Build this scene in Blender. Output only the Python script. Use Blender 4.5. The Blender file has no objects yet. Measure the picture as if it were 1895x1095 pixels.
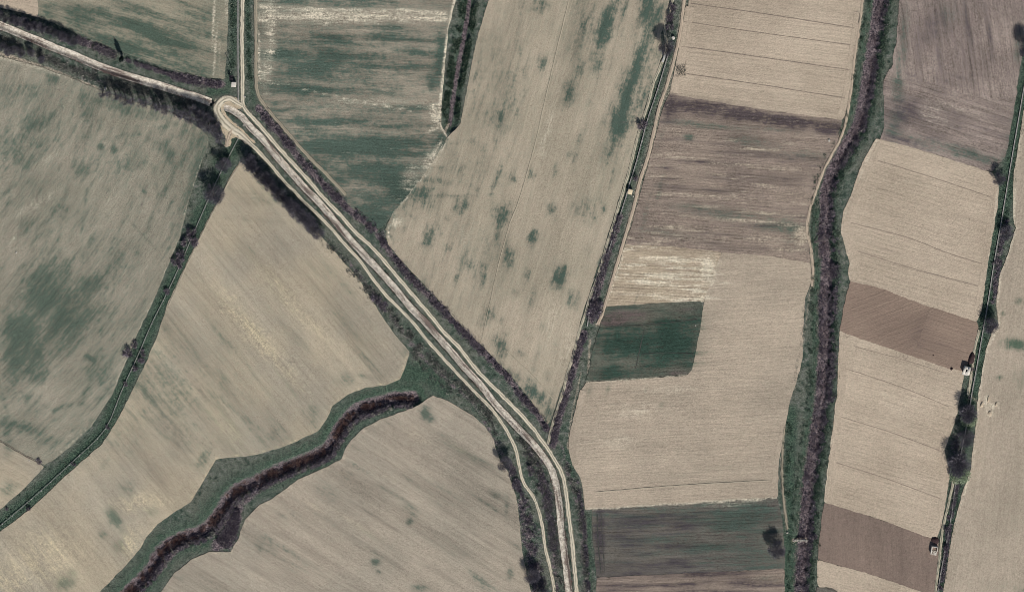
import bpy, math, random
import numpy as np
from mathutils import Vector
from mathutils.geometry import delaunay_2d_cdt

# ------------------------------------------------------------------ camera, sky, sun, exposure
S = 0.3                                   # metres per photo pixel
CX, CY = 947.5, 547.5
H, LEAN = 3500.0, 0.28                    # satellite height, and how far north of the place it stands
SUN_AZ, SUN_EL = 157.0, 42.0
scene = bpy.context.scene
cd = bpy.data.cameras.new("camera"); cam = bpy.data.objects.new("camera", cd)
scene.collection.objects.link(cam); scene.camera = cam
cam.location = (0, LEAN * H, H)
cd.sensor_width = 36.0; cd.lens = 36.0 * H / (1895 * S)
cd.shift_y = -LEAN * cd.lens / 36.0
cd.clip_start = 10; cd.clip_end = 20000
w = bpy.data.worlds.new("World"); scene.world = w; w.use_nodes = True
sky = w.node_tree.nodes.new("ShaderNodeTexSky"); sky.sky_type = 'NISHITA'; sky.sun_disc = False
sky.sun_elevation = math.radians(SUN_EL); sky.sun_rotation = math.radians(SUN_AZ)
bg = w.node_tree.nodes["Background"]; bg.inputs[1].default_value = 0.05
w.node_tree.links.new(sky.outputs[0], bg.inputs[0])
sd = bpy.data.lights.new("sun", 'SUN'); sun = bpy.data.objects.new("sun", sd); scene.collection.objects.link(sun)
sd.energy = 3.75; sd.angle = math.radians(0.5); sd.color = (1.0, 0.965, 0.90)
a, e = math.radians(SUN_AZ), math.radians(SUN_EL)
sunv = Vector((math.sin(a) * math.cos(e), math.cos(a) * math.cos(e), math.sin(e)))
sun.rotation_euler = (-sunv).to_track_quat('-Z', 'Y').to_euler(); sun.location = sunv * 500
scene.view_settings.view_transform = 'Standard'; scene.view_settings.look = 'None'
scene.view_settings.exposure = -0.07; scene.view_settings.gamma = 1.0
scene.cycles.pixel_filter_type = 'BLACKMAN_HARRIS'; scene.cycles.filter_width = 0.95
scene.cycles.max_bounces = 4; scene.cycles.diffuse_bounces = 2; scene.cycles.transparent_max_bounces = 4

rng = np.random.default_rng(7); random.seed(7)
C = scene.collection

# ------------------------------------------------------------------ helpers
def P2W(px):
    px = np.asarray(px, float)
    return np.stack([(px[..., 0] - CX) * S, (CY - px[..., 1]) * S], -1)

def lin(c):
    c = np.asarray(c, float) / 255
    return tuple(np.where(c <= 0.04045, c / 12.92, ((c + 0.055) / 1.055) ** 2.4))

IRR = 0.93
def alb(r, g, b):                         # base colour of a surface that shows as this in full sun
    return tuple(min(0.85, v / IRR) for v in lin((r, g + 1, b + 4.5))) + (1.0,)

def smooth(pts, step=4.0, closed=False):
    p = np.asarray(pts, float)
    if closed: p = np.vstack([p[-1], p, p[0], p[1]])
    else: p = np.vstack([2 * p[0] - p[1], p, 2 * p[-1] - p[-2]])
    out = []
    for i in range(1, len(p) - 2):
        p0, p1, p2, p3 = p[i - 1], p[i], p[i + 1], p[i + 2]
        n = max(1, int(np.linalg.norm(p2 - p1) / step))
        for k in range(n):
            t = k / n
            out.append(0.5 * ((2 * p1) + (-p0 + p2) * t + (2 * p0 - 5 * p1 + 4 * p2 - p3) * t * t + (-p0 + 3 * p1 - 3 * p2 + p3) * t ** 3))
    if not closed: out.append(p[-2])
    return np.array(out)

def resample(pts, step):
    p = np.asarray(pts, float)
    d = np.r_[0, np.cumsum(np.linalg.norm(np.diff(p, axis=0), axis=1))]
    t = np.linspace(0, d[-1], max(2, int(round(d[-1] / step)) + 1))
    return np.stack([np.interp(t, d, p[:, 0]), np.interp(t, d, p[:, 1])], -1)

def seg_dist(X, Y, pts):                  # distance (px) of points to a polyline, and the side
    pts = np.asarray(pts, float)
    D = np.full(X.shape, 1e9); SD = np.zeros(X.shape)
    for (ax, ay), (bx, by) in zip(pts[:-1], pts[1:]):
        vx, vy = bx - ax, by - ay; L2 = vx * vx + vy * vy + 1e-9
        t = np.clip(((X - ax) * vx + (Y - ay) * vy) / L2, 0, 1)
        dx, dy = X - ax - t * vx, Y - ay - t * vy
        d = np.hypot(dx, dy); m = d < D
        D[m] = d[m]; SD[m] = np.sign(vx * dy - vy * dx)[m]
    return D, SD

def near(X, Y, pts, reach):
    pts = np.asarray(pts, float)
    m = (X > pts[:, 0].min() - reach) & (X < pts[:, 0].max() + reach) & (Y > pts[:, 1].min() - reach) & (Y < pts[:, 1].max() + reach)
    return m

def inside(X, Y, poly):
    poly = np.asarray(poly, float); r = np.zeros(X.shape, bool)
    x1, y1 = poly[-1]
    for x2, y2 in poly:
        c = ((y1 > Y) != (y2 > Y))
        if y1 != y2: r ^= c & (X < (x2 - x1) * (Y - y1) / (y2 - y1) + x1)
        x1, y1 = x2, y2
    return r

def vnoise(X, Y, scale, seed=0):          # cheap value noise on photo pixels
    r = np.random.default_rng(seed).random((256, 256))
    x, y = X / scale, Y / scale; xi, yi = np.floor(x).astype(int), np.floor(y).astype(int)
    fx, fy = x - xi, y - yi; fx = fx * fx * (3 - 2 * fx); fy = fy * fy * (3 - 2 * fy)
    g = lambda i, j: r[i % 256, j % 256]
    return (g(xi, yi) * (1 - fx) + g(xi + 1, yi) * fx) * (1 - fy) + (g(xi, yi + 1) * (1 - fx) + g(xi + 1, yi + 1) * fx) * fy

def mesh_np(name, V, F, mat=None, attrs=None, smooth_shade=False):
    me = bpy.data.meshes.new(name)
    V = np.asarray(V, np.float32); F = np.asarray(F, np.int32); k = F.shape[1]
    me.vertices.add(len(V)); me.vertices.foreach_set("co", V.ravel())
    me.loops.add(F.size); me.loops.foreach_set("vertex_index", F.ravel())
    me.polygons.add(len(F)); me.polygons.foreach_set("loop_start", np.arange(0, F.size, k, dtype=np.int32))
    me.polygons.foreach_set("loop_total", np.full(len(F), k, np.int32))
    if smooth_shade: me.polygons.foreach_set("use_smooth", np.ones(len(F), bool))
    me.update(calc_edges=True)
    for n, (typ, dom, arr) in (attrs or {}).items():
        at = me.attributes.new(n, typ, dom)
        key = {'FLOAT': 'value', 'FLOAT_VECTOR': 'vector', 'FLOAT_COLOR': 'color'}[typ]
        at.data.foreach_set(key, np.asarray(arr, np.float32).ravel())
    if mat: me.materials.append(mat)
    return me

def put(name, me, parent=None, **tags):
    o = bpy.data.objects.new(name, me); C.objects.link(o)
    if parent: o.parent = parent
    for k, v in tags.items(): o[k] = v
    return o

def thing(name, label, cat, px, group=None, rotz=0, scale=1.0, z=0.0):
    o = bpy.data.objects.new(name, None); C.objects.link(o)
    x, y = P2W(px); o.location = (x, y, z); o.rotation_euler = (0, 0, rotz); o.scale = (scale,) * 3
    o.empty_display_size = 1; o['label'] = label; o['category'] = cat
    if group: o['group'] = group
    return o

# node shorthand
class NT:
    def __init__(s, name, rough=0.95, spec=0.1):
        s.m = bpy.data.materials.new(name); s.m.use_nodes = True; s.t = s.m.node_tree
        s.b = s.t.nodes["Principled BSDF"]; s.b.inputs["Roughness"].default_value = rough
        s.b.inputs["Specular IOR Level"].default_value = spec
    def n(s, typ, **kw):
        nd = s.t.nodes.new(typ)
        for k, v in kw.items(): setattr(nd, k, v)
        return nd
    def set(s, sock, v):
        if hasattr(v, 'is_output'): s.t.links.new(v, sock)
        else: sock.default_value = v
    def math(s, op, a, b=0.0, clamp=False):
        nd = s.n("ShaderNodeMath", operation=op, use_clamp=clamp); s.set(nd.inputs[0], a); s.set(nd.inputs[1], b); return nd.outputs[0]
    def vmul(s, v, xyz):
        nd = s.n("ShaderNodeVectorMath", operation='MULTIPLY'); s.set(nd.inputs[0], v); nd.inputs[1].default_value = xyz; return nd.outputs[0]
    def noise(s, vec, scale, detail=2, rough=0.5, dist=0.0):
        nd = s.n("ShaderNodeTexNoise"); s.set(nd.inputs["Vector"], vec); nd.inputs["Scale"].default_value = scale
        nd.inputs["Detail"].default_value = detail; nd.inputs["Roughness"].default_value = rough; nd.inputs["Distortion"].default_value = dist
        return nd.outputs[0]
    def ramp(s, v, lo, hi, a=0.0, b=1.0):
        nd = s.n("ShaderNodeMapRange", interpolation_type='SMOOTHSTEP'); s.set(nd.inputs[0], v)
        for i, q in enumerate((lo, hi, a, b)): s.set(nd.inputs[i + 1], q)
        return nd.outputs[0]
    def mix(s, f, c1, c2, mode='MIX'):
        nd = s.n("ShaderNodeMix", data_type='RGBA', blend_type=mode); s.set(nd.inputs[0], f); s.set(nd.inputs[6], c1); s.set(nd.inputs[7], c2); return nd.outputs[2]
    def scale(s, c, f):                   # colour times a number
        nd = s.n("ShaderNodeVectorMath", operation='SCALE'); s.set(nd.inputs[0], c); s.set(nd.inputs[3], f); return nd.outputs[0]
    def attr(s, name, out=2):
        return s.n("ShaderNodeAttribute", attribute_name=name).outputs[out]
    def pos(s): return s.n("ShaderNodeNewGeometry").outputs["Position"]
    def bump(s, h, dist, strength=1.0):
        nd = s.n("ShaderNodeBump"); s.set(nd.inputs["Height"], h); nd.inputs["Distance"].default_value = dist; nd.inputs["Strength"].default_value = strength
        s.t.links.new(nd.outputs[0], s.b.inputs["Normal"])
    def out(s, c): s.set(s.b.inputs["Base Color"], c); return s.m

# ------------------------------------------------------------------ lines of the place (photo pixels)
CANAL_A = [(-60,22),(-20,38),(0,47),(34,61),(68,75),(101,89),(135,102),(169,117),(203,130),(236,141),(270,151),(304,161),(338,172),(365,180),(390,190)]
CANAL_B = [(412,198),(427,203),(439,210),(449,218),(457,228),(466,238),(477,249),(489,261),(505,281),(533,313),(569,353),(593,377),(632,424),(659,455),(679,477),(706,505),(733,536),(760,569),(787,596),(811,623),(835,650),(858,678),(889,711),(915,745),(940,772),(960,793),(987,821),(1013,855),(1024,877),(1031,907),(1036,945),(1038,975),(1043,1012),(1048,1049),(1053,1095),(1062,1160)]
R_NORTH = [(450,-60),(449,0),(447.6,68),(448.6,135),(449,189),(452,199)]
R_EAST = [(436,188),(447,194),(456,205),(466,216),(477,228),(489,242),(514,271),(542,302),(566,328),(598,365),(632,400),(659,431),(686,455),(713,485),(740,517),(767,549),(794,580),(821,613),(852,645),(882,684),(926,728),(940,742),(960,762),(984,789),(1011,826),(1024,847),(1038,870),(1046,901),(1051,941),(1057,988),(1062,1036),(1067,1095),(1074,1160)]
R_WEST = [(450,196),(436,188),(425.6,182),(414,184),(405.5,191.6),(401.6,203),(405.5,214.7),(416,228),(427.5,237.7),(441,246),(454,257),(466,268),(479,281),(491,294),(509,315),(527,337),(544,353),(560,371),(585,394),(612,421),(642,456),(666,482),(690,515),(713,544),(737,568),(764,596),(787,625),(815,656),(842,686),(879,725),(906,752),(929,782),(943,806),(955,833),(962,867),(970,894),(987,918),(997,945),(1004,975),(1009,1012),(1018,1049),(1024,1080),(1026,1095),(1034,1160)]
R_SPUR = [(430,238),(423,253),(419,272)]
R_MID = [(1256,-60),(1246,-5),(1238,24),(1230,50),(1233,80),(1229,105),(1210,152),(1200,189),(1190,220),(1180,253),(1170,294),(1160,331),(1149,367),(1136,411),(1122,455),(1109,502),(1092,549),(1082,583),(1072,613),(1062,654),(1048,698),(1041,728),(1028,766),(1013,822)]
R_MID2 = [(1272,-60),(1266,0),(1260,51),(1250,101),(1235,155),(1220,199),(1210,243),(1199,290),(1183,338),(1176,372),(1163,417),(1153,451),(1143,485),(1129,532),(1116,576),(1106,600)]
R_STREAM = [(1600,-40),(1594,20),(1582,101),(1574,169),(1564,230),(1550,267),(1526,311),(1506,365),(1498,390),(1493,424),(1500,458),(1504,495),(1503,530)]
R_LOW = [(1452,790),(1449,815),(1447,867),(1449,914),(1454,955),(1457,978)]
R_FLUME = [(1772,868),(1766,884),(1753,941),(1744,982),(1738,1036),(1731,1095),(1722,1160)]
R_FLUME2 = [(1812,610),(1803,648),(1799,685),(1791,730)]
R_N2 = [(473,-60),(473,0),(474,80),(475,162),(490,195),(521,232),(565,283),(605,323),(640,360)]
STREAM_E = [(1634,-60),(1628,0),(1614,91),(1601,169),(1587,233),(1560,280),(1537,324),(1526,368),(1528,394),(1524,444),(1530,495),(1526,563),(1526,630),(1522,698),(1519,742),(1506,826),(1496,901),(1489,982),(1485,1029),(1481,1095),(1478,1160)]
STREAM_SW = [(765,737),(735,738),(706,745),(659,762),(629,793),(605,833),(554,857),(504,876),(475,892),(432,914),(402,955),(378,982),(331,999),(297,1022),(277,1056),(243,1092),(190,1150)]
DITCH_N = [(873,-60),(869,0),(859,68),(846,135),(836,203),(832,233)]
FLUME_L = [(441,256),(423,291),(402,332),(382,377),(361.5,424),(328,502),(304,552),(280,600),(260,647),(243,684),(223,728),(203,779),(182,809),(135,853),(68,914),(0,972),(-50,1014)]
FLUME_M = [(1237,100),(1217,166),(1200,216),(1190,253),(1176.5,304),(1164,343),(1157,370),(1143,411),(1131,450),(1112,509),(1092.5,571),(1087,604)]
FLUME_R = [(1905,110),(1895,162),(1888,203),(1874,284),(1869,314),(1856.6,389),(1840.5,481.5),(1830,549),(1819,613),(1807,682),(1798.5,728),(1788,790),(1776,850),(1768,897),(1760,958),(1748,1022),(1741,1060),(1733,1110)]
FLUME_N = [(440.8,-40),(440.6,60),(440.8,130),(441,187)]
HEDGE_NW = [(-40,8),(0,22),(40,34),(80,46),(110,56),(136,66)]
THICK_1 = [(478,200),(497,222),(520,250),(545,282),(570,312),(600,343),(630,372),(660,400),(694,424)]
THICK_2 = [(700,436),(722,468),(760,514),(808,562),(842,598),(892,649),(940,697),(960,727),(991,762),(1013,795)]

# ------------------------------------------------------------------ crop patches: (x, y, rx, ry, angle, strength)
G_BLOBS = [ # big centre field
 (1122,50,12,42,16,.95),(1078,45,9,22,16,.5),(1003,115,8,18,16,.5),(1052,172,9,26,16,.85),(1072,130,7,18,16,.5),(1178,118,12,45,16,.6),(1150,215,17,52,16,.9),(1163,170,14,40,16,.5),(1110,110,10,40,16,.45),
 (1070,262,7,14,16,.4),(1060,287,10,13,0,.45),(985,325,9,13,0,.5),(1205,20,20,40,16,.7),(925,215,8,12,0,.5),(852,380,9,16,10,.5),(793,435,14,24,20,.5),(775,450,10,12,0,.4),(930,395,14,22,0,.65),(918,335,11,36,10,.4),(1020,390,9,11,0,.5),
 (985,438,8,13,10,.8),(940,475,10,18,0,.6),(1033,513,12,18,10,1.0),(975,510,8,13,0,.4),(843,515,12,12,0,.35),(895,508,6,22,8,.5),(905,580,9,13,0,.55),(1085,390,16,18,0,.45),(1060,555,12,16,0,.35),(945,690,22,8,-45,.5),(1020,762,14,22,0,.75),(985,725,26,12,-48,.8),(955,150,20,60,16,.25),(1000,15,14,14,0,.5),(1140,5,20,10,0,.4),(1130,450,12,50,16,.3),(880,160,10,60,10,.3),(925,640,20,10,-45,.5),
 # striped field beside it
 (517,101,50,9,0,.75),(615,104,50,7,0,.65),(580,134,95,10,0,.5),(615,68,32,6,0,.5),(700,69,24,6,0,.6),(690,51,32,4,0,.5),(570,166,75,7,0,.8),(690,105,35,6,0,.6),(815,98,9,34,5,.75),(798,159,7,10,0,.6),(598,226,58,6,0,.65),(663,225,18,6,0,.6),
 (673,268,85,14,0,.95),(632,280,60,10,0,.7),(706,314,80,8,0,.7),(660,328,60,8,0,.5),(745,350,45,20,-20,.9),(690,380,40,26,0,.6),(605,7,115,9,0,.45),(700,405,24,16,0,.8),(760,200,60,6,0,.35),(560,200,50,6,0,.3),(720,285,70,6,0,.6),(818,262,8,10,0,.9),(560,118,70,6,0,.6),
 # north-west field
 (262,52,70,13,-18,.8),(300,74,60,8,-16,.75),(185,25,45,14,-16,.45),(335,105,45,14,-15,.5),(225,88,60,10,-20,.6),(150,30,24,24,0,.45),(370,28,40,8,-12,.4),(250,15,50,9,-15,.4),(375,128,30,8,-12,.4),(90,25,20,16,0,.4),
 # west field
 (85,540,40,65,-10,.6),(120,590,40,50,0,.55),(40,615,34,50,0,.75),(28,665,18,36,0,.6),(62,655,24,40,0,.5),(170,525,28,16,-15,.55),(150,570,30,30,0,.5),(215,490,14,44,-10,.35),(60,240,55,12,32,.55),(18,285,26,22,0,.45),(45,170,40,20,0,.3),(158,208,11,18,0,.5),(187,272,6,6,0,.8),(212,277,6,7,0,.8),(300,270,22,12,-30,.55),(318,290,10,16,0,.4),(148,312,26,22,0,.4),(240,300,26,15,0,.3),(100,148,10,9,0,.6),
 (115,390,25,16,0,.35),(40,790,50,10,-15,.5),(100,815,30,10,-10,.4),(168,663,13,6,-25,.7),(215,195,80,12,-14,.55),(372,290,14,50,14,.6),(350,360,10,40,18,.5),(320,440,10,40,22,.35),(150,745,7,6,0,.5),(45,1000,1,1,0,0),(60,690,30,12,-35,.4),(250,270,90,60,0,.14),(60,420,60,60,0,.14),(20,900,14,12,30,.5),(15,810,8,30,0,.4),(185,690,40,16,-30,.25),(40,740,50,20,-30,.3),
 # fan field
 (211,957,11,18,-35,1.0),(228,984,16,9,-40,.6),(190,988,8,8,0,.5),(225,1005,13,12,0,.5),(118,1076,16,13,0,.75),(128,1058,10,8,0,.5),(582,768,13,16,0,.5),(505,800,10,14,0,.5),(378,848,9,20,25,.5),(640,702,14,10,0,.45),(430,640,10,80,-38,.25),(500,520,9,90,-40,.18),(240,900,20,14,0,.3),(285,945,12,8,0,.4),(540,620,9,60,-42,.2),(350,800,14,60,-38,.2),(610,560,9,60,-42,.2),(640,600,8,50,-42,.22),(490,345,20,12,-40,.35),(560,415,30,7,-42,.3),(630,520,40,8,-50,.35),
 # south field
 (787,765,9,10,0,.95),(797,775,8,8,0,.5),(757,966,6,6,0,.8),(762,945,16,8,-30,.4),(695,1041,8,6,0,.8),(700,1058,4,4,0,.6),(665,866,20,3,-32,.6),(645,880,11,10,0,.3),(918,915,13,5,-25,.7),(938,935,5,18,0,.4),(900,932,30,4,-32,.5),(605,915,30,12,-30,.3),(535,1020,50,6,-32,.35),(500,1000,20,6,-35,.4),(530,950,24,16,-20,.25),(890,1075,30,9,-32,.55),(780,1088,16,8,0,.5),(945,1058,6,14,0,.6),(690,990,50,5,-32,.3),(820,905,60,5,-32,.3),(860,840,50,5,-32,.25),(480,1010,10,12,0,.3),(820,1010,50,6,-32,.2),
 # brown block on the right
 (1300,385,60,7,-4,.5),(1455,418,50,10,-4,.9),(1475,440,25,16,0,.5),(1405,265,40,10,-5,.55),(1368,256,18,8,0,.45),(1275,256,9,6,0,.8),(1350,400,80,8,-4,.5),(1230,430,60,8,-3,.35),(1480,285,50,10,-4,.4),(1300,232,70,6,-6,.5),(1440,240,60,5,-6,.35),
 # beige and dark fields further down
 (1330,890,70,5,3,.35),(1350,865,60,4,3,.3),(1260,880,60,5,3,.2),(1065,770,8,60,5,.3),(1360,965,60,22,3,.55),(1400,940,36,14,0,.5),(1220,1000,60,10,3,.5),(1300,1015,90,8,3,.5),(1390,1020,50,20,0,.4),(1330,745,30,14,0,.2),(1380,790,30,10,40,.2),(1420,1070,30,6,0,.3),
 # north-east
 (1668,110,9,80,5,.55),(1800,288,60,9,-17,.75),(1655,235,18,24,0,.55),(1700,265,60,8,-17,.5),(1868,260,10,60,12,.4),(1735,265,50,7,-17,.4),(1660,170,12,30,0,.5),(1760,25,30,20,0,.3),(1885,90,8,30,0,.5),
 # far right
 (1882,637,26,10,0,.95),(1850,699,8,5,0,.7),(1888,557,9,6,0,.7),(1857,580,4,4,0,.6),(1890,1090,16,10,0,.5),(1840,1080,60,12,0,.2),(1880,950,20,60,0,.2),(1820,1000,18,60,0,.15),(1885,700,10,20,0,.3),
 # green block
 (1180,640,45,26,0,.9),(1250,632,38,34,0,1.0),(1130,690,40,10,3,.75),(1130,640,20,24,0,.5),(1150,605,45,5,3,.5),(1250,600,45,12,3,.7),(1230,575,60,6,3,.5),(1160,570,40,4,3,.7),(1190,690,40,8,3,.4)]
D_BLOBS = [(1240,200,14,24,10,.9),(1300,200,60,14,-6,.9),(1380,213,60,13,-6,.9),(1460,226,60,12,-6,.9),(1530,236,30,11,-6,.9),(1400,285,120,7,-4,.45),(1300,300,90,6,-4,.4),(1460,330,60,14,0,.4),(1330,330,80,5,-4,.35),(1250,345,50,8,-4,.4),(1230,310,30,8,-4,.5),
 (1155,585,46,10,3,.9),(1130,598,24,5,0,.9),(1265,572,30,5,3,.5),(1255,690,20,8,0,.5),
 (1730,50,30,34,-15,.45),(1690,215,60,26,0,.5),(1760,215,60,16,-17,.45),(1700,100,8,60,-5,.4),(1790,60,6,60,-8,.35),(1740,120,6,60,-8,.35),(1850,220,30,10,-17,.4),(1830,60,6,60,-8,.4),(1680,190,30,20,0,.4),
 (1110,1000,9,60,0,.8),(1265,975,26,10,0,.7),(1255,1040,24,7,0,.7),(1220,960,60,10,3,.45),(1160,990,40,40,0,.5),(1180,1050,70,12,2,.5),(1300,1062,120,5,3,.6),
 (320,800,16,60,-36,.4),(280,860,14,40,-36,.35),(370,720,12,50,-36,.35),(230,850,14,40,-36,.3),(70,1020,30,40,0,.25),
 (800,900,70,5,-32,.35),(700,960,70,6,-32,.35),(640,870,60,4,-32,.3),(860,970,70,8,-32,.4),(600,1000,60,5,-32,.35),(540,1070,60,6,-32,.35),(900,860,20,8,0,.3),(480,1060,40,8,-32,.3),(720,840,60,5,-32,.25),(740,880,60,4,-32,.25),
 (1705,610,22,50,-30,.4),(1660,600,60,30,0,.15),(1740,640,40,20,-17,.3),(1790,620,20,30,0,.2),(1700,480,110,5,-16,.25),(1650,465,60,4,-16,.25),
 (820,1060,60,4,-32,.3),(900,1000,50,5,-32,.3),(440,560,8,70,-42,.25),(300,890,12,34,-36,.25),(520,570,8,70,-42,.2)]
P_BLOBS = [(805,213,12,18,0,.6),(1482,438,12,16,0,.95),(1430,440,60,4,-3,.5),(1380,408,110,3,-4,.6),(1300,362,110,3,-4,.45),(1420,310,80,4,-4,.4),(1250,480,70,4,-3,.4),(1230,512,70,3,-3,.45),(1210,545,70,4,-3,.45),(1310,500,14,30,8,.6),(1250,240,60,3,-5,.3),
 (1740,220,30,18,-17,.4),(1720,205,30,14,0,.4),(1770,200,60,6,-17,.35),(1830,758,8,14,0,.5),
 (475,620,18,110,-40,.5),(540,560,16,120,-42,.35),(420,790,20,60,-38,.3),(90,1030,70,60,0,.4),(260,930,60,20,0,.4),(240,1000,20,30,20,.5),(20,1070,40,40,0,.4),
 (60,380,60,10,30,.35),(25,440,6,40,20,.3),(80,300,50,8,35,.3),(120,450,10,30,0,.2),
 (780,810,40,10,-32,.3),(850,830,40,6,-32,.3),(660,970,60,6,-32,.35),(580,940,30,8,-32,.3),(480,1070,40,6,-32,.2),(700,870,60,5,-32,.25),
 (1600,20,6,60,5,.5),(1180,760,70,14,3,.3),(1250,720,110,10,3,.25),(1130,820,60,12,3,.3),(1360,930,60,6,3,.3),(1660,750,60,30,-16,.2),(1700,350,60,20,-16,.2),
 (760,330,14,24,-30,.4),(800,300,14,24,-30,.4),(1050,640,14,60,15,.3),(1020,600,12,60,15,.25),(860,440,20,30,0,.25),(1010,250,10,60,15,.3),(1100,330,10,60,15,.2),(790,300,8,8,0,.5),(735,410,10,10,0,.6),(420,15,4,30,0,.4),(398,100,2,50,-4,.8),(395,40,2,50,-3,.7),(406,100,1.5,40,0,.5)]
P_LINES = [([(828,262),(790,320),(757,361),(728,398),(718,422),(720,450)],1.8,.6),([(592,436),(629,478),(659,512),(686,553),(706,586),(730,620),(757,652)],1.6,.35),([(754,655),(741,700),(713,710),(679,714),(646,726),(615,748),(602,775),(588,795),(538,819),(475,839),(400,847),(375,889),(351,927),(324,944),(290,967),(262,1011),(230,1045)],1.8,.5),([(355,1038),(388,1023),(426,1025),(444,997),(456,962),(483,936),(506,926),(556,889),(607,866),(634,851),(648,822),(675,795),(708,778),(768,757),(801,735),(830,744),(870,768),(912,815),(939,876),(956,932),(966,1026)],3,.3),([(447,304),(478,328),(505,360)],2,.5),([(385,262),(350,366),(331,440),(277,569),(236,660),(206,730),(169,787),(98,850)],1.4,.5),([(1085,707),(1190,701),(1273,694)],1.6,.45),([(1157,454),(1120,566)],3,.6),([(1084,941),(1260,931),(1438,920)],2,.6),([(1623,259),(1574,365),(1557,425),(1574,488),(1571,520)],3,.4),([(1553,614),(1538,826),(1527,927)],4,.5),([(1847,345),(1830,471),(1808,592)],3,.5),([(1771,760),(1746,832)],3,.4),([(1590,20),(1570,168)],4,.4),([(1889,250),(1877,321),(1876,403),(1881,420),(1866,471),(1850,513),(1846,560),(1850,599),(1826,647),(1812,728),(1805,803),(1798,867),(1767,968)],3,.6),([(1826,735),(1820,750)],4,.7),([(1838,748),(1832,768)],4,.6),([(1846,742),(1850,760)],3,.4),([(478,38),(530,31),(600,27),(700,30),(825,36)],5,.7),([(478,12),(600,18),(825,24)],5,.5),([(842,0),(830,60),(824,110),(819,160),(812,225),(828,250)],3.5,1.0),([(810,235),(790,245)],4,.7),([(818,258),(800,290),(790,310)],4,.6),
 ([(478,60),(480,150)],3,.6),([(560,165),(700,195),(760,205)],1.5,.5),([(0,300),(40,280),(80,245),(110,205),(138,170)],1.2,.3),([(0,106),(60,122),(135,147)],4,.4)]

def lean(L):                              # tall patches follow the rows of their field
    return [(x, y, rx, ry, -a_ if ry > rx and (a_ > 0 or a_ <= -35 or a_ in (-5, -8)) else a_, s_) for x, y, rx, ry, a_, s_ in L]
G_BLOBS, D_BLOBS, P_BLOBS = lean(G_BLOBS), lean(D_BLOBS), lean(P_BLOBS)
def scatter(L, x0, x1, y0, y1, n, rx, ry, ang, st, bias=None, seed=1):
    r = np.random.default_rng(seed)
    for _ in range(n):
        x, y = r.uniform(x0, x1), r.uniform(y0, y1)
        if bias and r.random() > bias(x, y): continue
        L.append((x, y, r.uniform(*rx), r.uniform(*ry), ang + r.normal(0, 3), r.uniform(*st)))
G_BLOBS += [(330,720,120,90,-30,.34),(480,800,90,40,-20,.22),(150,560,110,120,0,.25),(200,800,90,60,0,.2),(920,200,60,160,-12,.2),(1180,150,40,150,-16,.3),(860,480,90,70,0,.18),(650,300,150,90,0,.3),(560,110,90,50,0,.25),(640,120,150,30,0,.2),(1110,60,60,70,-16,.25),(80,250,110,90,20,.22),(330,280,60,50,0,.25),(270,90,120,40,-17,.25),(1300,640,200,120,0,.0)]
P_BLOBS += [(640,32,170,11,0,.55),(700,190,120,8,0,.3),(500,50,14,60,0,.45),(490,130,12,40,0,.4)]
scatter(G_BLOBS, 470, 830, 50, 420, 110, (20, 80), (1.5, 5), -2, (.2, .55), lambda x, y: .45 + .5 * (y > 250), 3)
scatter(G_BLOBS, 60, 420, -20, 150, 50, (14, 50), (2, 7), -17, (.15, .4), None, 4)
scatter(G_BLOBS, -20, 380, 120, 860, 90, (12, 36), (3, 8), 60, (.12, .35), None, 5)
scatter(G_BLOBS, 880, 1240, -20, 760, 90, (2, 6), (8, 34), -16, (.15, .5), lambda x, y: .35 + .6 * (x > 1080), 6)
scatter(G_BLOBS, 740, 1100, 260, 700, 60, (3, 10), (5, 12), -10, (.15, .45), None, 7)
scatter(G_BLOBS, 150, 760, 330, 860, 70, (18, 60), (1.5, 5), -47, (.1, .32), None, 8)
scatter(G_BLOBS, 300, 960, 740, 1100, 60, (18, 60), (1.5, 4), -31, (.1, .34), None, 9)
scatter(D_BLOBS, 300, 960, 740, 1100, 60, (25, 80), (1.5, 4), -31, (.15, .4), None, 10)
scatter(D_BLOBS, 1180, 1550, 190, 470, 70, (20, 80), (1.5, 4), -4, (.2, .6), None, 11)
scatter(P_BLOBS, 1180, 1500, 250, 470, 60, (20, 70), (1, 2.5), -4, (.2, .55), None, 12)
scatter(D_BLOBS, 1670, 1890, -30, 150, 60, (1.5, 4), (20, 50), 8, (.15, .38), None, 13)
scatter(D_BLOBS, 1640, 1870, 140, 290, 40, (10, 40), (2, 5), -17, (.2, .5), None, 14)
scatter(P_BLOBS, 1150, 1320, 462, 560, 40, (20, 60), (1, 2), -3, (.3, .7), None, 15)
scatter(D_BLOBS, 1150, 1320, 462, 560, 30, (20, 60), (1, 2), -3, (.15, .4), None, 16)
scatter(G_BLOBS, 1110, 1440, 930, 1050, 50, (20, 70), (1.5, 4), 2, (.2, .6), lambda x, y: .3 + .6 * (x > 1280), 17)
scatter(D_BLOBS, 1110, 1300, 940, 1060, 40, (15, 60), (1.5, 4), 2, (.2, .6), None, 18)
scatter(D_BLOBS, 1110, 1450, 1055, 1100, 30, (20, 70), (2, 5), 2, (.3, .7), None, 19)
scatter(G_BLOBS, 1090, 1300, 570, 700, 40, (8, 30), (2, 5), 3, (.3, .8), None, 20)

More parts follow.
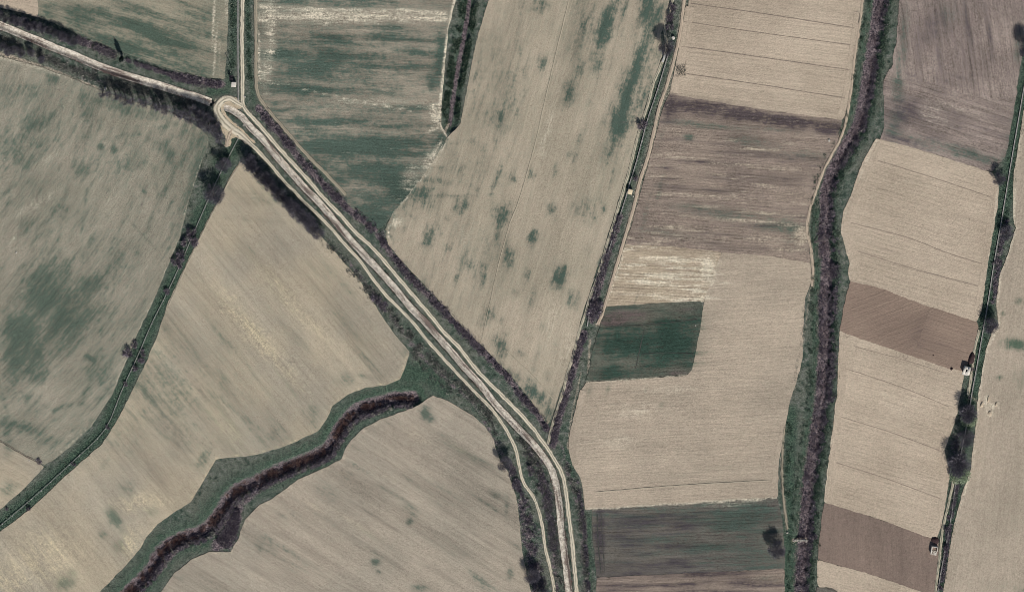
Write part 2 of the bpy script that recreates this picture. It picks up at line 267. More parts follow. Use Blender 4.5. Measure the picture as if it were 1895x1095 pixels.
def blobs(X, Y, L):
    out = np.zeros(X.shape)
    dX = (vnoise(X, Y, 26, 41) - .5) * 16 + (vnoise(X, Y, 9, 42) - .5) * 11; dY = (vnoise(X, Y, 26, 43) - .5) * 16 + (vnoise(X, Y, 9, 44) - .5) * 11
    X0, Y0 = X, Y
    for (x, y, rx, ry, ang, s) in L:
        m = (np.abs(X - x) < 3 * max(rx, ry)) & (np.abs(Y - y) < 3 * max(rx, ry))
        if not m.any(): continue
        wq = min(.8, max(0.0, min(rx, ry) - 4) / 16); dx, dy = X[m] + dX[m] * wq - x, Y[m] + dY[m] * wq - y; t = math.radians(ang)
        # angle turns the patch anticlockwise as seen in the photo
        u = dx * math.cos(t) - dy * math.sin(t); v = dx * math.sin(t) + dy * math.cos(t)
        out[m] = np.maximum(out[m], s * np.exp(-((u / rx) ** 2 + (v / ry) ** 2) * 0.75)) + 0.25 * np.minimum(out[m], s * np.exp(-((u / rx) ** 2 + (v / ry) ** 2) * 0.75))
    return out

G_LINES = [([(150,430),(163,345),(200,300),(250,288),(285,308),(292,360),(272,430)],5,.28),([(108,445),(128,330),(175,262),(250,246),(322,272),(336,340),(318,420)],6,.26),([(60,470),(85,330),(140,235),(240,205),(345,235)],7,.24),([(40,560),(20,660),(40,730),(100,760),(150,740),(190,660)],6,.32),([(2,600),(-5,700),(20,780),(90,815),(150,790),(212,700)],6,.3),([(90,560),(70,650),(95,700),(135,680)],5,.3),
 ([(560,760),(585,790),(598,770)],4,.3),([(640,690),(700,700),(735,680)],4,.25)]
D_LINES = [([(632,872),(640,862),(660,862),(676,874)],1.5,.5),([(634,880),(650,892),(700,922),(760,952)],2,.3),([(508,962),(515,950),(535,950),(560,968),(640,1015)],2,.35),([(512,968),(530,985),(600,1030)],2,.3),([(472,990),(485,978),(505,985),(560,1020),(640,1070)],2.5,.35),([(722,792),(728,784),(745,784),(800,812),(860,850)],1.5,.3),([(668,812),(680,808),(740,840),(830,892),(900,930)],2,.28),([(936,928),(940,945),(930,956),(880,935),(800,890)],2,.3),([(950,1010),(930,1040),(870,1020),(760,960)],2.5,.25),([(330,300),(300,380),(270,470),(255,560)],1.5,.25),([(275,330),(262,380),(268,400)],1.5,.4)]

def plines(X, Y, L):
    out = np.zeros(X.shape)
    for pts, wd, s in L:
        m = near(X, Y, pts, wd * 3)
        if not m.any(): continue
        d, _ = seg_dist(X[m], Y[m], pts); out[m] = np.maximum(out[m], s * np.exp(-(d / wd) ** 2))
    return out

# ------------------------------------------------------------------ the ground sheet
def ground_material():
    t = NT("verge_grass"); p = t.pos()
    cov = t.n("ShaderNodeAttribute", attribute_name="cover")
    sep = t.n("ShaderNodeSeparateColor"); t.t.links.new(cov.outputs[0], sep.inputs[0])
    dead, bare, lush = sep.outputs[0], sep.outputs[1], sep.outputs[2]
    n1 = t.noise(p, 0.05, 3); n2 = t.noise(p, 0.35, 4, 0.6); n3 = t.noise(p, 1.6, 3, 0.65)
    n4 = t.noise(p, 2.4, 2, .6); sp = t.math('ADD', t.math('MULTIPLY', n3, .6), t.math('MULTIPLY', n4, .4))
    c = t.mix(t.ramp(n1, .35, .65), alb(80, 92, 78), alb(104, 106, 92))
    c = t.mix(t.ramp(n2, .45, .75), c, alb(132, 130, 120))
    c = t.mix(t.ramp(n2, .5, .28), c, alb(54, 67, 56))
    lm = t.ramp(t.math('ADD', lush, t.math('ADD', t.math('MULTIPLY', t.math('SUBTRACT', n2, .5), 1.3), t.math('MULTIPLY', t.math('SUBTRACT', n1, .5), .9))), .3, .85)
    lc = t.mix(t.ramp(n3, .3, .7), alb(46, 66, 55), alb(86, 102, 82))
    c = t.mix(lm, c, lc)
    dm = t.ramp(t.math('ADD', dead, t.math('MULTIPLY', t.math('SUBTRACT', n2, .5), 1.2)), .3, .75)
    dc = t.mix(t.ramp(n3, .35, .65), alb(62, 56, 62), alb(136, 122, 120))
    c = t.mix(dm, c, dc)
    bm = t.ramp(t.math('ADD', bare, t.math('MULTIPLY', t.math('SUBTRACT', n2, .5), .9)), .28, .8)
    c = t.mix(bm, c, t.mix(t.ramp(n3, .3, .7), alb(146, 135, 118), alb(186, 172, 150)))
    c = t.scale(c, t.ramp(sp, .32, .68, .55, 1.42))
    t.bump(t.math('ADD', n3, t.math('MULTIPLY', n2, 1.2)), 0.55)
    return t.out(c)

def build_ground():
    st = 2.5
    far = np.array([-9000, -4000, -1500, -600, -250, -120])
    xs = np.r_[far, np.arange(-60, 1957, st), 1895 - far[::-1] + 0.0]; ys = np.r_[far, np.arange(-60, 1157, st), 1095 - far[::-1] + 0.0]
    X, Y = np.meshgrid(xs, ys); z = -0.10 + 0.10 * (vnoise(X, Y, 9, 1) - 1) + 0.05 * (vnoise(X, Y, 4, 2) - 1)
    dead = np.zeros(X.shape); bare = np.zeros(X.shape); lush = np.full(X.shape, .25)
    def line(arr, pts, wd, s, hard=False):
        m = near(X, Y, pts, wd * 3); d, _ = seg_dist(X[m], Y[m], pts)
        v = s * (np.clip((wd * 1.4 - d) / (wd * .5), 0, 1) if hard else np.exp(-(d / wd) ** 2))
        arr[m] = np.maximum(arr[m], v)
    def cut(pts, half, depth, flat=.35):
        m = near(X, Y, pts, half + 4); d, _ = seg_dist(X[m], Y[m], pts)
        k = np.clip((half - d) / (half * (1 - flat)), 0, 1); z[m] -= depth * k * k * (3 - 2 * k)
    sE, sW, dN = smooth(STREAM_E, 12), smooth(STREAM_SW, 12), smooth(DITCH_N, 12)
    cut(sE, 22, 2.6); cut(sW, 18, 3.0); cut(dN, 16, 1.4)
    for cn in (CANAL_A, CANAL_B): cut(smooth(cn, 10), 7.5, 2.3, .5)
    # green strips
    for pts, wd, s in ((smooth(STREAM_E, 14), 30, .9), (smooth(STREAM_SW, 14), 40, .85), (dN, 22, .7), (FLUME_L, 22, .85), (FLUME_R, 18, .9), (FLUME_M, 12, .6), (CANAL_A, 14, .6),
                       ([(740,690),(790,690),(820,720)], 30, .8), ([(750,600),(790,650),(850,720),(900,780)], 14, .55), ([(600,445),(690,545),(740,600)], 16, .45), ([(432,0),(432,100),(420,170),(390,170)], 12, .7),
                       ([(458,0),(461,120),(470,190)], 8, .7), ([(1465,760),(1462,880),(1460,1000),(1455,1095)], 16, .8), ([(1090,960),(1092,1095)], 6, .8), ([(1045,830),(1060,880)], 8, .8), ([(400,300),(440,270)], 18, .7)):
        line(lush, pts, wd, s)
    # dead growth
    for pts, wd, s in ((sE, 13, 1.0), (sW, 13, 1.1), (sW - np.array([4, 10]), 7, .6), ([(700,760),(655,780),(620,830),(560,866),(480,905),(440,940),(400,985),(330,1010),(290,1060)], 9, .7), (dN, 5, 1.0), (THICK_1, 8, .9), (THICK_2, 7, .9), ([(1148,400),(1125,470),(1100,560),(1094,592)], 8, .9), ([(1080,615),(1068,660),(1050,720),(1030,790),(1024,825)], 8, .9),
                       ([(150,78),(200,96)], 8, .9), ([(320,140),(410,157)], 8, 1.0), ([(1040,830),(1075,960),(1085,1095)], 8, .5), ([(1000,870),(1020,960),(1030,1095)], 10, .6), ([(965,930),(980,1020),(990,1095)], 12, .6), ([(650,490),(720,580),(780,660),(880,750),(930,840)], 8, .5), ([(10,85),(80,105),(200,160),(390,215)], 12, .45),
                       ([(1857,420),(1848,470),(1838,560)], 7, .55), ([(1800,690),(1780,860),(1758,960),(1745,1060)], 6, .5), ([(1488,560),(1483,620),(1470,710)], 5, .5), ([(440,940),(420,1000),(400,1010)], 14, .9), ([(1770,800),(1775,850)], 16, .5)):
        line(dead, pts, wd, s)
    # bare soil
    for pts, wd, s in ((R_N2, 4, .8), (R_MID2, 6, .8), ([(0,100),(60,118),(130,145),(180,165)], 6, .7), ([(1277,0),(1258,120),(1236,180)], 5, .6), (R_STREAM, 5, .8), ([(1500,530),(1490,610),(1470,720)], 3, .5), (R_LOW, 4, .7), ([(1467,1000),(1495,1000)], 4, .9),
                       ([(402,195),(416,228),(440,246)], 12, .9), ([(422,183),(445,192)], 8, .8), ([(1092,630),(1088,690)], 3, .7), ([(1075,690),(1058,770),(1050,830)], 3, .6), (R_MID, 3, .5), ([(1550,430),(1566,500),(1562,560)], 2, .4), (R_FLUME, 5, .5), (R_FLUME2, 5, .5), ([(1800,735),(1830,760)], 6, .5), ([(830,232),(820,250)], 4, .8), ([(460,620),(462,640)], 1, 0)):
        line(bare, pts, wd, s)
    out = (X < -61) | (X > 1957) | (Y < -61) | (Y > 1157)
    bare[out] = .7; z[out] = -0.15
    V = np.stack([(X - CX) * S, (CY - Y) * S, z], -1).reshape(-1, 3)
    ny, nx = X.shape; i = np.arange(ny * nx).reshape(ny, nx)
    F = np.stack([i[:-1, :-1], i[1:, :-1], i[1:, 1:], i[:-1, 1:]], -1).reshape(-1, 4)
    col = np.stack([dead, bare, lush, np.ones(X.shape)], -1).reshape(-1, 4)
    put("ground", mesh_np("ground", V, F, ground_material(), {"cover": ('FLOAT_COLOR', 'POINT', col)}, True), kind="structure")
    return xs, ys, z
GX, GY, GZ = build_ground()
def gz(px, py):                           # ground height at photo pixels
    ix = np.clip(np.searchsorted(GX, px), 0, len(GX) - 1); iy = np.clip(np.searchsorted(GY, py), 0, len(GY) - 1)
    return GZ[iy, ix]

# ------------------------------------------------------------------ fields
def field_material(name, base, alt, rowc=.10, grain=.10, mott=.0, green=(68, 85, 73), dark=(98, 86, 80), pale=(208, 196, 172), fine=1.0, lines=0.0, palem=0.0, period=2.4, slen=1.4, bandc=.16):
    """mott: how green the whole field is; palem: how much bleached straw streaks through it"""
    t = NT(name); p = t.pos(); rows = t.attr("rows", 1)
    k = t.n("ShaderNodeSeparateXYZ"); t.t.links.new(t.attr("crop", 1), k.inputs[0])
    cn = lambda v, a=1.0: t.math('MULTIPLY', t.math('SUBTRACT', v, .5), 3.0 * a)
    mul = lambda a_, b_: t.math('MULTIPLY', a_, b_)
    add = lambda *q: q[0] if len(q) == 1 else t.math('ADD', q[0], add(*q[1:]))
    band = t.noise(t.vmul(rows, (.007, .055, 3)), 1, 3, .6); big = t.noise(p, 0.022, 3, .55); mid = t.noise(p, 0.10, 4, .62); gr = t.noise(p, .95, 2, .7); gr2 = t.noise(p, 0.40, 2, .6); gr3 = t.noise(p, 1.9, 1, .6)
    s1 = t.noise(t.vmul(rows, (.012, .22, 1)), 1, 3, .65); s2 = t.noise(t.vmul(rows, (.045 * slen, .75 * fine, 1)), 1, 2, .6); s4 = t.noise(t.vmul(rows, (.12 * slen, 1.7 * fine, 1)), 1, 1, .6)
    s3 = t.noise(t.vmul(rows, (.016 * slen, .07, 1)), 1, 4, .6); s5 = t.noise(t.vmul(rows, (.03 * slen, .30, 6)), 1, 3, .68)
    c = t.mix(t.ramp(big, .35, .65), alb(*base), alb(*alt))
    streak = add(cn(s1, .7), cn(s2, .7), cn(s4, .6))
    tex = add(cn(s5, .9), cn(s2, .55), cn(gr2, .65), cn(gr, .65), cn(s4, .35))
    g0 = add(mul(k.outputs[0], .95), mott)
    gate = t.math('MINIMUM', mul(g0, 2.2), 1.0)
    gm = add(g0, mul(gate, add(mul(tex, .40), mul(cn(s3), .30 if mott else .12), mul(cn(mid), .16))))
    c = t.mix(mul(t.ramp(gm, .10, 1.0), .96), c, alb(*green))
    dm = t.ramp(mul(k.outputs[1], add(1.0, mul(tex, .9))), .05, .95); c = t.mix(dm, c, alb(*dark))
    p0 = add(k.outputs[2], mul(t.ramp(add(s5, mul(cn(gr), .06)), .55, .72), palem))
    pm = t.ramp(mul(p0, add(1.0, mul(tex, .9))), .05, .95); c = t.mix(pm, c, alb(*pale))
    f = add(1.0, cn(gr, grain * 1.9), cn(gr3, grain * 1.6), cn(gr2, grain * 1.0), cn(mid, grain * .7), mul(streak, rowc * 1.4), cn(band, bandc), cn(big, .10))
    speck = t.ramp(t.noise(p, .62, 1, .5), .70, .78); f = mul(f, t.math('SUBTRACT', 1.0, mul(speck, .22)))
    hue = t.ramp(add(t.noise(p, .3, 3, .6), cn(s1, .05)), .4, .6); c = t.mix(mul(hue, .18), c, t.vmul(c, (.95, 1.03, .99)))
    if lines:
        sx = t.n("ShaderNodeSeparateXYZ"); t.t.links.new(rows, sx.inputs[0])
        ph = add(mul(sx.outputs[1], 2 * math.pi / period), mul(s1, 5.0)); sn = t.math('SINE', ph)
        f = add(f, mul(mul(t.ramp(sn, .55, 1.0), t.ramp(s3, .35, .6)), -lines))
    t.bump(add(mul(gr, .8), mul(s2, 1.0)), 0.25)
    return t.out(t.scale(c, f))

FIELD_Z = [0.05]
def field(poly, mat, rowdir, jitter=.9, step=4.0, centre=None, grow=1.3):
    b = resample(np.vstack([poly, poly[:1]]), 4.0)[:-1]
    b = b + (np.stack([vnoise(b[:, 0], b[:, 1], 9, 11), vnoise(b[:, 0], b[:, 1], 9, 12)], -1) - .5) * 2 * jitter + (rng.random(b.shape) - .5) * jitter * .8
    tg = np.roll(b, -1, 0) - np.roll(b, 1, 0); tg /= np.linalg.norm(tg, axis=1)[:, None] + 1e-9
    ar = np.sum(b[:, 0] * np.roll(b[:, 1], -1) - np.roll(b[:, 0], -1) * b[:, 1])
    b = b + np.stack([tg[:, 1], -tg[:, 0]], -1) * (1.0 if ar > 0 else -1.0) * grow
    x0, y0 = b.min(0); x1, y1 = b.max(0)
    gx, gy = np.meshgrid(np.arange(x0, x1, step), np.arange(y0, y1, step)); gx[1::2] += step / 2
    gx, gy = gx.ravel(), gy.ravel(); ok = inside(gx, gy, b); gx, gy = gx[ok], gy[ok]
    d, _ = seg_dist(gx, gy, np.vstack([b, b[:1]])) if len(gx) else (np.array([]), 0)
    ok = d > 2.2; pts = np.vstack([b, np.stack([gx[ok], gy[ok]], -1)]); nb = len(b)
    vs, es, fs, *_ = delaunay_2d_cdt([Vector((float(x), float(-y))) for x, y in pts], [(i, (i + 1) % nb) for i in range(nb)], [], 1, 1e-4)
    q = np.array([(v.x, -v.y) for v in vs]); X, Y = q[:, 0], q[:, 1]
    xy = P2W(q); zz = FIELD_Z[0]; FIELD_Z[0] += 0.006
    if centre is None:
        dx, dy = rowdir; L = math.hypot(dx, dy); dx, dy = dx / L, -dy / L
        rows = np.stack([xy[:, 0] * dx + xy[:, 1] * dy, -xy[:, 0] * dy + xy[:, 1] * dx, np.full(len(X), zz * 400)], -1)
    else:
        c = P2W(centre); r = np.hypot(*(xy - c).T); th = np.arctan2(xy[:, 1] - c[1], xy[:, 0] - c[0])
        rows = np.stack([th * r.mean(), r, np.full(len(X), zz * 400)], -1)
    crop = np.stack([np.maximum(blobs(X, Y, G_BLOBS), plines(X, Y, G_LINES)), np.maximum(blobs(X, Y, D_BLOBS), plines(X, Y, D_LINES)), np.maximum(blobs(X, Y, P_BLOBS), plines(X, Y, P_LINES))], -1)
    V = np.column_stack([xy, np.full(len(X), zz)]); F = np.array([f[:] for f in fs if len(f) == 3])
    return put("field", mesh_np("field", V, F, mat, {"rows": ('FLOAT_VECTOR', 'POINT', rows), "crop": ('FLOAT_VECTOR', 'POINT', crop)}), kind="structure")

M_green = field_material("young_crop_soil", (168, 156, 134), (176, 162, 140), .09, .10, .18, slen=2.0)
M_nw = field_material("north_west_crop_soil", (150, 143, 123), (160, 150, 128), .10, .13, .27, green=(76, 91, 77), slen=2.0, lines=.10, period=1.6)
M_stripe = field_material("striped_crop_soil", (150, 141, 123), (159, 148, 129), .16, .14, .36, green=(72, 88, 76), palem=.14, lines=.18, period=1.7, bandc=.18, slen=2.4)
M_west = field_material("west_crop_soil", (151, 144, 125), (159, 150, 131), .07, .16, .24, green=(84, 96, 82), fine=.9, slen=2.6, lines=.10, period=1.8)
M_fan = field_material("fan_soil", (168, 157, 137), (177, 163, 139), .08, .09, .15, green=(100, 109, 92), dark=(124, 114, 100), pale=(206, 190, 156), fine=.6, lines=.08, period=3.2, bandc=.26)
M_south = field_material("south_soil", (162, 151, 133), (169, 156, 137), .10, .095, .13, green=(90, 99, 85), dark=(114, 105, 92), pale=(194, 179, 153), fine=.6, lines=.08, period=3.0, bandc=.30)
M_pale = field_material("harrowed_pale_soil", (181, 164, 142), (186, 169, 147), .05, .085, .0, dark=(140, 126, 112), fine=.8, lines=.10)
M_brown = field_material("ploughed_brown_soil", (138, 123, 110), (151, 135, 119), .20, .15, .10, dark=(82, 72, 70), green=(76, 90, 77), pale=(182, 167, 145), palem=.22, lines=.24, period=1.7)
M_straw = field_material("stubble_straw", (172, 155, 132), (178, 161, 136), .22, .12, .0, palem=.5, lines=.25, period=1.6)
M_block = field_material("dark_green_crop", (92, 95, 82), (106, 104, 90), .20, .20, .12, green=(50, 69, 57), dark=(98, 86, 80), slen=2.6, lines=.20, period=2.0)
M_beige = field_material("beige_soil", (171, 156, 136), (177, 161, 140), .065, .095, .04, green=(110, 114, 96))
M_dim = field_material("dim_fallow", (103, 97, 88), (111, 104, 93), .17, .16, .20, dark=(74, 68, 68), green=(76, 88, 77), lines=.22, period=1.9)
M_ne = field_material("fallow_north_east", (137, 123, 113), (152, 137, 125), .22, .16, .08, dark=(84, 75, 75), green=(80, 92, 80), pale=(174, 160, 144), lines=.18, period=3.0)
M_till = field_material("fresh_tilled_soil", (142, 122, 106), (146, 126, 109), .05, .06, .0, dark=(114, 98, 88), lines=.12)
M_till2 = field_material("fresh_tilled_dark_soil", (131, 114, 101), (136, 118, 104), .08, .08, .0)
M_right = field_material("right_soil", (170, 156, 136), (176, 161, 141), .06, .09, .06, green=(82, 99, 80))

M_apron = field_material("sandy_apron", (196, 178, 150), (184, 167, 140), .03, .14, .0)
field([(397,193),(406,184),(420,179),(434,182),(448,189),(454,197),(440,200),(428,196),(418,193),(411,198),(413,206),(424,221),(440,234),(456,248),(472,264),(462,267),(448,259),(436,253),(429,257),(424,270),(417,271),(418,258),(412,238),(402,224),(397,208)], M_apron, (1,1), jitter=2.5, step=3)
field([(-60,-60),(67,-60),(68,0),(72,31),(40,22),(0,13),(-60,-5)], M_pale, (1,.2))
field([(68,-60),(424,-60),(422,0),(419,80),(415,145),(380,142),(330,130),(290,119),(220,92),(160,70),(138,60),(100,42),(72,31)], M_nw, (1,.3))
field([(-60,85),(0,106),(70,124),(135,147),(186,169),(236,186),(304,204),(355,228),(383,252),(385,262),(368,311),(350,366),(331,440),(304,505),(277,569),(252,618),(236,660),(206,730),(169,787),(135,820),(98,850),(82,858),(71,853),(44,840),(0,814),(-60,792)], M_west, (.45,-1), centre=(-900,-260))
field([(-60,796),(0,818),(44,844),(71,857),(80,864),(40,906),(0,941),(-60,985)], M_fan, (1,.55))
field([(444,300),(450,304),(478,326),(505,358),(542,388),(569,410),(592,436),(629,478),(659,512),(686,553),(706,586),(730,620),(757,650),(753,666),(740,701),(713,711),(679,715),(646,727),(615,749),(602,776),(588,796),(538,820),(475,840),(399,848),(375,890),(351,928),(324,945),(290,968),(270,992),(260,1012),(230,1046),(182,1095),(110,1160),(-60,1160),(-60,1030),(0,985),(54,945),(101,901),(149,857),(189,823),(216,782),(236,742),(270,674),(294,617),(311,563),(338,505),(372,434),(405,371),(423,335)], M_fan, (.64,.77))
field([(801,733),(828,742),(869,766),(896,789),(912,813),(923,850),(939,874),(950,907),(956,930),(961,974),(966,1026),(977,1077),(981,1095),(988,1160),(235,1160),(300,1095),(324,1060),(355,1036),(388,1021),(426,1023),(443,996),(447,980),(456,960),(481,934),(504,924),(554,887),(605,864),(632,850),(646,820),(673,793),(706,776),(767,755)], M_south, (.85,.53))
field([(477,-60),(848,-60),(842,0),(829,51),(823,111),(818,169),(815,230),(826,252),(822,268),(788,321),(757,360),(727,397),(702,424),(690,418),(640,372),(607,326),(566,286),(523,236),(492,199),(478,165),(476,80)], M_stripe, (1,.05))
field([(912,-60),(906,0),(882,78),(866,162),(853,230),(829,256),(788,323),(757,362),(727,398),(714,424),(719,451),(757,495),(808,549),(842,588),(889,635),(919,665),(950,698),(985,742),(1013,784),(1024,758),(1037,718),(1048,688),(1060,645),(1078,575),(1090,540),(1105,493),(1118,453),(1132,409),(1145,365),(1157,325),(1167,290),(1176,252),(1187,215),(1197,180),(1207,150),(1224,104),(1222,65),(1232,30),(1240,-10),(1246,-60)], M_green, (-.27,.96))
field([(1282,-60),(1275,10),(1268,60),(1256,113),(1239,174),(1415,203),(1557,221),(1562,215),(1574,165),(1582,100),(1593,20),(1602,-60)], M_pale, (1,.12))
field([(1239,176),(1415,205),(1557,223),(1549,262),(1524,306),(1504,360),(1495,390),(1489,424),(1496,455),(1499,486),(1420,472),(1335,467),(1325,464),(1240,455),(1158,452),(1168,425),(1182,375),(1192,335),(1205,290),(1215,250),(1228,200)], M_brown, (1,.07))
field([(1157,454),(1240,457),(1325,466),(1334,468),(1318,510),(1302,557),(1210,560),(1120,567),(1132,535),(1147,490)], M_straw, (1,.05))
field([(1119,569),(1210,562),(1295,558),(1299,576),(1292,617),(1279,684),(1272,692),(1190,699),(1086,705),(1092,684),(1100,640),(1112,603)], M_block, (1,-.05))
field([(1336,469),(1420,474),(1499,488),(1500,519),(1489,549),(1484,617),(1484,664),(1472,708),(1460,745),(1449,803),(1440,847),(1438,919),(1260,930),(1084,941),(1080,900),(1074,880),(1064,864),(1055,823),(1062,775),(1074,725),(1086,708),(1190,702),(1273,695),(1282,684),(1295,617),(1304,560),(1320,511)], M_beige, (1,-.04))
field([(1097,942),(1260,932),(1438,921),(1446,960),(1450,1000),(1452,1050),(1280,1058),(1105,1066),(1099,1000)], M_dim, (1,-.04))
field([(1105,1069),(1280,1061),(1451,1053),(1450,1095),(1448,1160),(1104,1160)], M_brown, (1,-.03))
field([(1636,150),(1637,236),(1630,258),(1700,275),(1770,297),(1834,317),(1861,287),(1880,172),(1800,160),(1720,140),(1648,128)], M_ne, (1,.3))
field([(1668,-60),(1665,0),(1659,84),(1648,140),(1690,150),(1720,150),(1800,178),(1879,180),(1890,100),(1903,0),(1910,-60)], M_ne, (.14,1), jitter=2)
field([(1621,258),(1635,260),(1700,278),(1770,300),(1836,321),(1847,341),(1846,370),(1830,471),(1814,578),(1806,594),(1706,562),(1635,534),(1574,520),(1571,505),(1574,488),(1566,460),(1557,425),(1562,390),(1576,360),(1597,301)], M_pale, (.96,.27))
field([(1574,522),(1635,536),(1706,564),(1806,596),(1810,604),(1800,654),(1783,685),(1756,681),(1668,651),(1567,617),(1555,610),(1563,565)], M_till, (.9,-.35))
field([(1555,612),(1567,619),(1668,653),(1756,683),(1784,687),(1776,730),(1771,760),(1764,786),(1746,832),(1757,877),(1749,928),(1739,978),(1733,995),(1722,994),(1624,957),(1526,928),(1532,870),(1538,826),(1550,728)], M_pale, (.96,.28))
field([(1526,931),(1624,960),(1722,997),(1735,1001),(1735,1030),(1729,1097),(1705,1092),(1604,1058),(1515,1034),(1519,980)], M_till2, (.04,1))
field([(1514,1037),(1604,1061),(1705,1095),(1727,1100),(1722,1160),(1610,1160),(1560,1098),(1540,1086),(1514,1083)], M_pale, (.96,.28))
field([(1512,1086),(1540,1089),(1559,1100),(1606,1160),(1506,1160)], M_dim, (.96,.28))
field([(1960,-60),(1960,1160),(1738,1160),(1747,1095),(1754,1046),(1767,968),(1781,914),(1798,867),(1805,803),(1810,745),(1812,728),(1826,647),(1838,612),(1849,599),(1845,560),(1850,513),(1866,471),(1881,420),(1876,403),(1877,321),(1889,250),(1898,190),(1915,60),(1925,-60)], M_right, (-.12,1))

field([(1722,571),(1806,597),(1810,604),(1800,654),(1783,685),(1756,681),(1690,658)], M_till, (.96,.30), grow=.5)
# ------------------------------------------------------------------ tracks, canal and thin lines
def ribbon(pts, half, prof, mat, name, step=5, wob=.0, seed=1, **tags):
    """half: px; prof: list of (across -1..1, z)"""
    p = smooth(pts, step); tg = np.gradient(p, axis=0); tg /= np.linalg.norm(tg, axis=1)[:, None] + 1e-9
    nrm = np.stack([-tg[:, 1], tg[:, 0]], -1); hw = np.full(len(p), float(half)) if np.isscalar(half) else np.interp(np.linspace(0, 1, len(p)), np.linspace(0, 1, len(half)), half)
    n = len(prof); V = []; A = []
    d = np.r_[0, np.cumsum(np.linalg.norm(np.diff(p, axis=0), axis=1))] * S
    for j, (u, z) in enumerate(prof):
        jig = wob * (vnoise(d * 1.0, d * 0 + j * 3.7 + seed * 17, 2.0, seed + 5) - .5) * 2
        q = p + nrm * (hw * u + jig)[:, None]; V.append(np.column_stack([P2W(q), np.full(len(q), z)])); A.append(np.column_stack([d, np.full(len(q), u), hw * S]))
    V = np.stack(V, 1).reshape(-1, 3); A = np.stack(A, 1).reshape(-1, 3)
    m = len(p); i = np.arange(m * n).reshape(m, n)
    Fq = np.stack([i[:-1, :-1], i[1:, :-1], i[1:, 1:], i[:-1, 1:]], -1).reshape(-1, 4)
    return put(name, mesh_np(name, V, Fq, mat, {"along": ('FLOAT_VECTOR', 'POINT', A), "rows": ('FLOAT_VECTOR', 'POINT', np.column_stack([A[:, 0], A[:, 1] * A[:, 2], A[:, 0] * 0 + seed * 9]))}, True), **tags)

def track_material(name, light, mid, centre, rut=.5):
    t = NT(name); p = t.pos(); k = t.n("ShaderNodeSeparateXYZ"); t.t.links.new(t.attr("along", 1), k.inputs[0])
    n1 = t.noise(p, .12, 3, .6); n2 = t.noise(p, .8, 3, .65)
    au = t.math('ABSOLUTE', t.math('ADD', k.outputs[1], t.math('MULTIPLY', t.math('SUBTRACT', n1, .5), .4)))
    n3 = t.noise(p, .35, 3, .7)
    c = t.mix(t.ramp(n2, .3, .7), alb(*mid), alb(*[(q + r_) / 2 for q, r_ in zip(mid, light)]))
    rm = t.math('MULTIPLY', t.ramp(t.math('ABSOLUTE', t.math('SUBTRACT', au, .42)), .34, .08), t.ramp(n3, .28, .5)); c = t.mix(rm, c, alb(*light))
    cm = t.math('MULTIPLY', t.ramp(au, .24, .06), t.ramp(n1, .32, .5)); c = t.mix(t.math('MULTIPLY', cm, rut), c, alb(*centre))
    c = t.mix(t.math('MULTIPLY', t.ramp(t.math('ADD', au, t.math('MULTIPLY', t.math('SUBTRACT', n3, .5), 1.5)), .62, .95), .9), c, t.mix(t.ramp(n2, .35, .65), alb(78, 86, 74), alb(118, 114, 98)))
    t.bump(n2, .15); return t.out(c)
M_track = track_material("pale_dirt_track", (216, 205, 181), (186, 174, 150), (128, 122, 105), .6)
M_track2 = track_material("grassy_rut_track", (190, 180, 156), (166, 156, 134), (98, 106, 88), .9)
M_soiltrack = track_material("dusty_soil_track", (192, 174, 150), (172, 154, 134), (160, 144, 126), .5)
M_grasstrack = track_material("worn_grass_track", (166, 154, 132), (148, 138, 118), (128, 124, 106), .6)
RP = lambda z: [(-1, -.12), (-.8, z * .8), (-.35, z), (0, z + .02), (.35, z), (.8, z * .8), (1, -.12)]
for i, (pts, h, m, nm) in enumerate(((R_EAST, 4.2, M_track, "dirt_track"), (R_WEST, [4.5, 7, 9.5, 7, 4.2] + [3.4] * 26, M_track, "dirt_track"), (R_NORTH, 4.0, M_track, "dirt_track"), (R_SPUR, 3, M_soiltrack, "dirt_track"), (R_MID, 3.0, M_track2, "farm_path"), (R_MID2, 3.6, M_soiltrack, "farm_path"), (R_STREAM, 2.8, M_soiltrack, "farm_path"), (R_LOW, 2.0, M_grasstrack, "farm_path"), (R_FLUME, 2.8, M_track2, "farm_path"), (R_FLUME2, 3, M_track2, "farm_path"), (R_N2, 3.6, M_grasstrack, "farm_path"))):
    ribbon(pts, h, RP(.20 + .012 * i), m, nm, wob=1.0, seed=i, kind="structure")

def canal_material():
    t = NT("cracked_canal_lining"); k = t.attr("along", 1); sp = t.n("ShaderNodeSeparateXYZ"); t.t.links.new(k, sp.inputs[0])
    p = t.pos(); a1 = t.noise(t.vmul(k, (.05, .9, 1)), 1, 2, .5); n = t.noise(p, .55, 4, .7); b = t.noise(p, 1.5, 3, .7)
    c = t.mix(t.ramp(n, .4, .6), alb(222, 213, 196), alb(178, 167, 150))
    c = t.mix(t.ramp(t.math('ADD', a1, t.math('MULTIPLY', t.math('SUBTRACT', b, .5), .5)), .50, .64), c, alb(120, 106, 96))
    c = t.mix(t.ramp(b, .62, .74), c, alb(66, 56, 54))
    t.bump(b, .4); return t.out(c)
M_canal = canal_material()
CP = [(-1, .12), (-.7, -.02), (-.5, -.6), (-.2, -1.0), (.2, -1.0), (.5, -.6), (.7, -.02), (1, .12)]; CPB = [(u_, z_ if z_ > -.1 else z_ * .7) for u_, z_ in CP]
ribbon(CANAL_A, 7.5, CP, M_canal, "canal", wob=.6, seed=31, kind="structure")
ribbon(CANAL_B, 6.2, CPB, M_canal, "canal", wob=.6, seed=32, kind="structure")

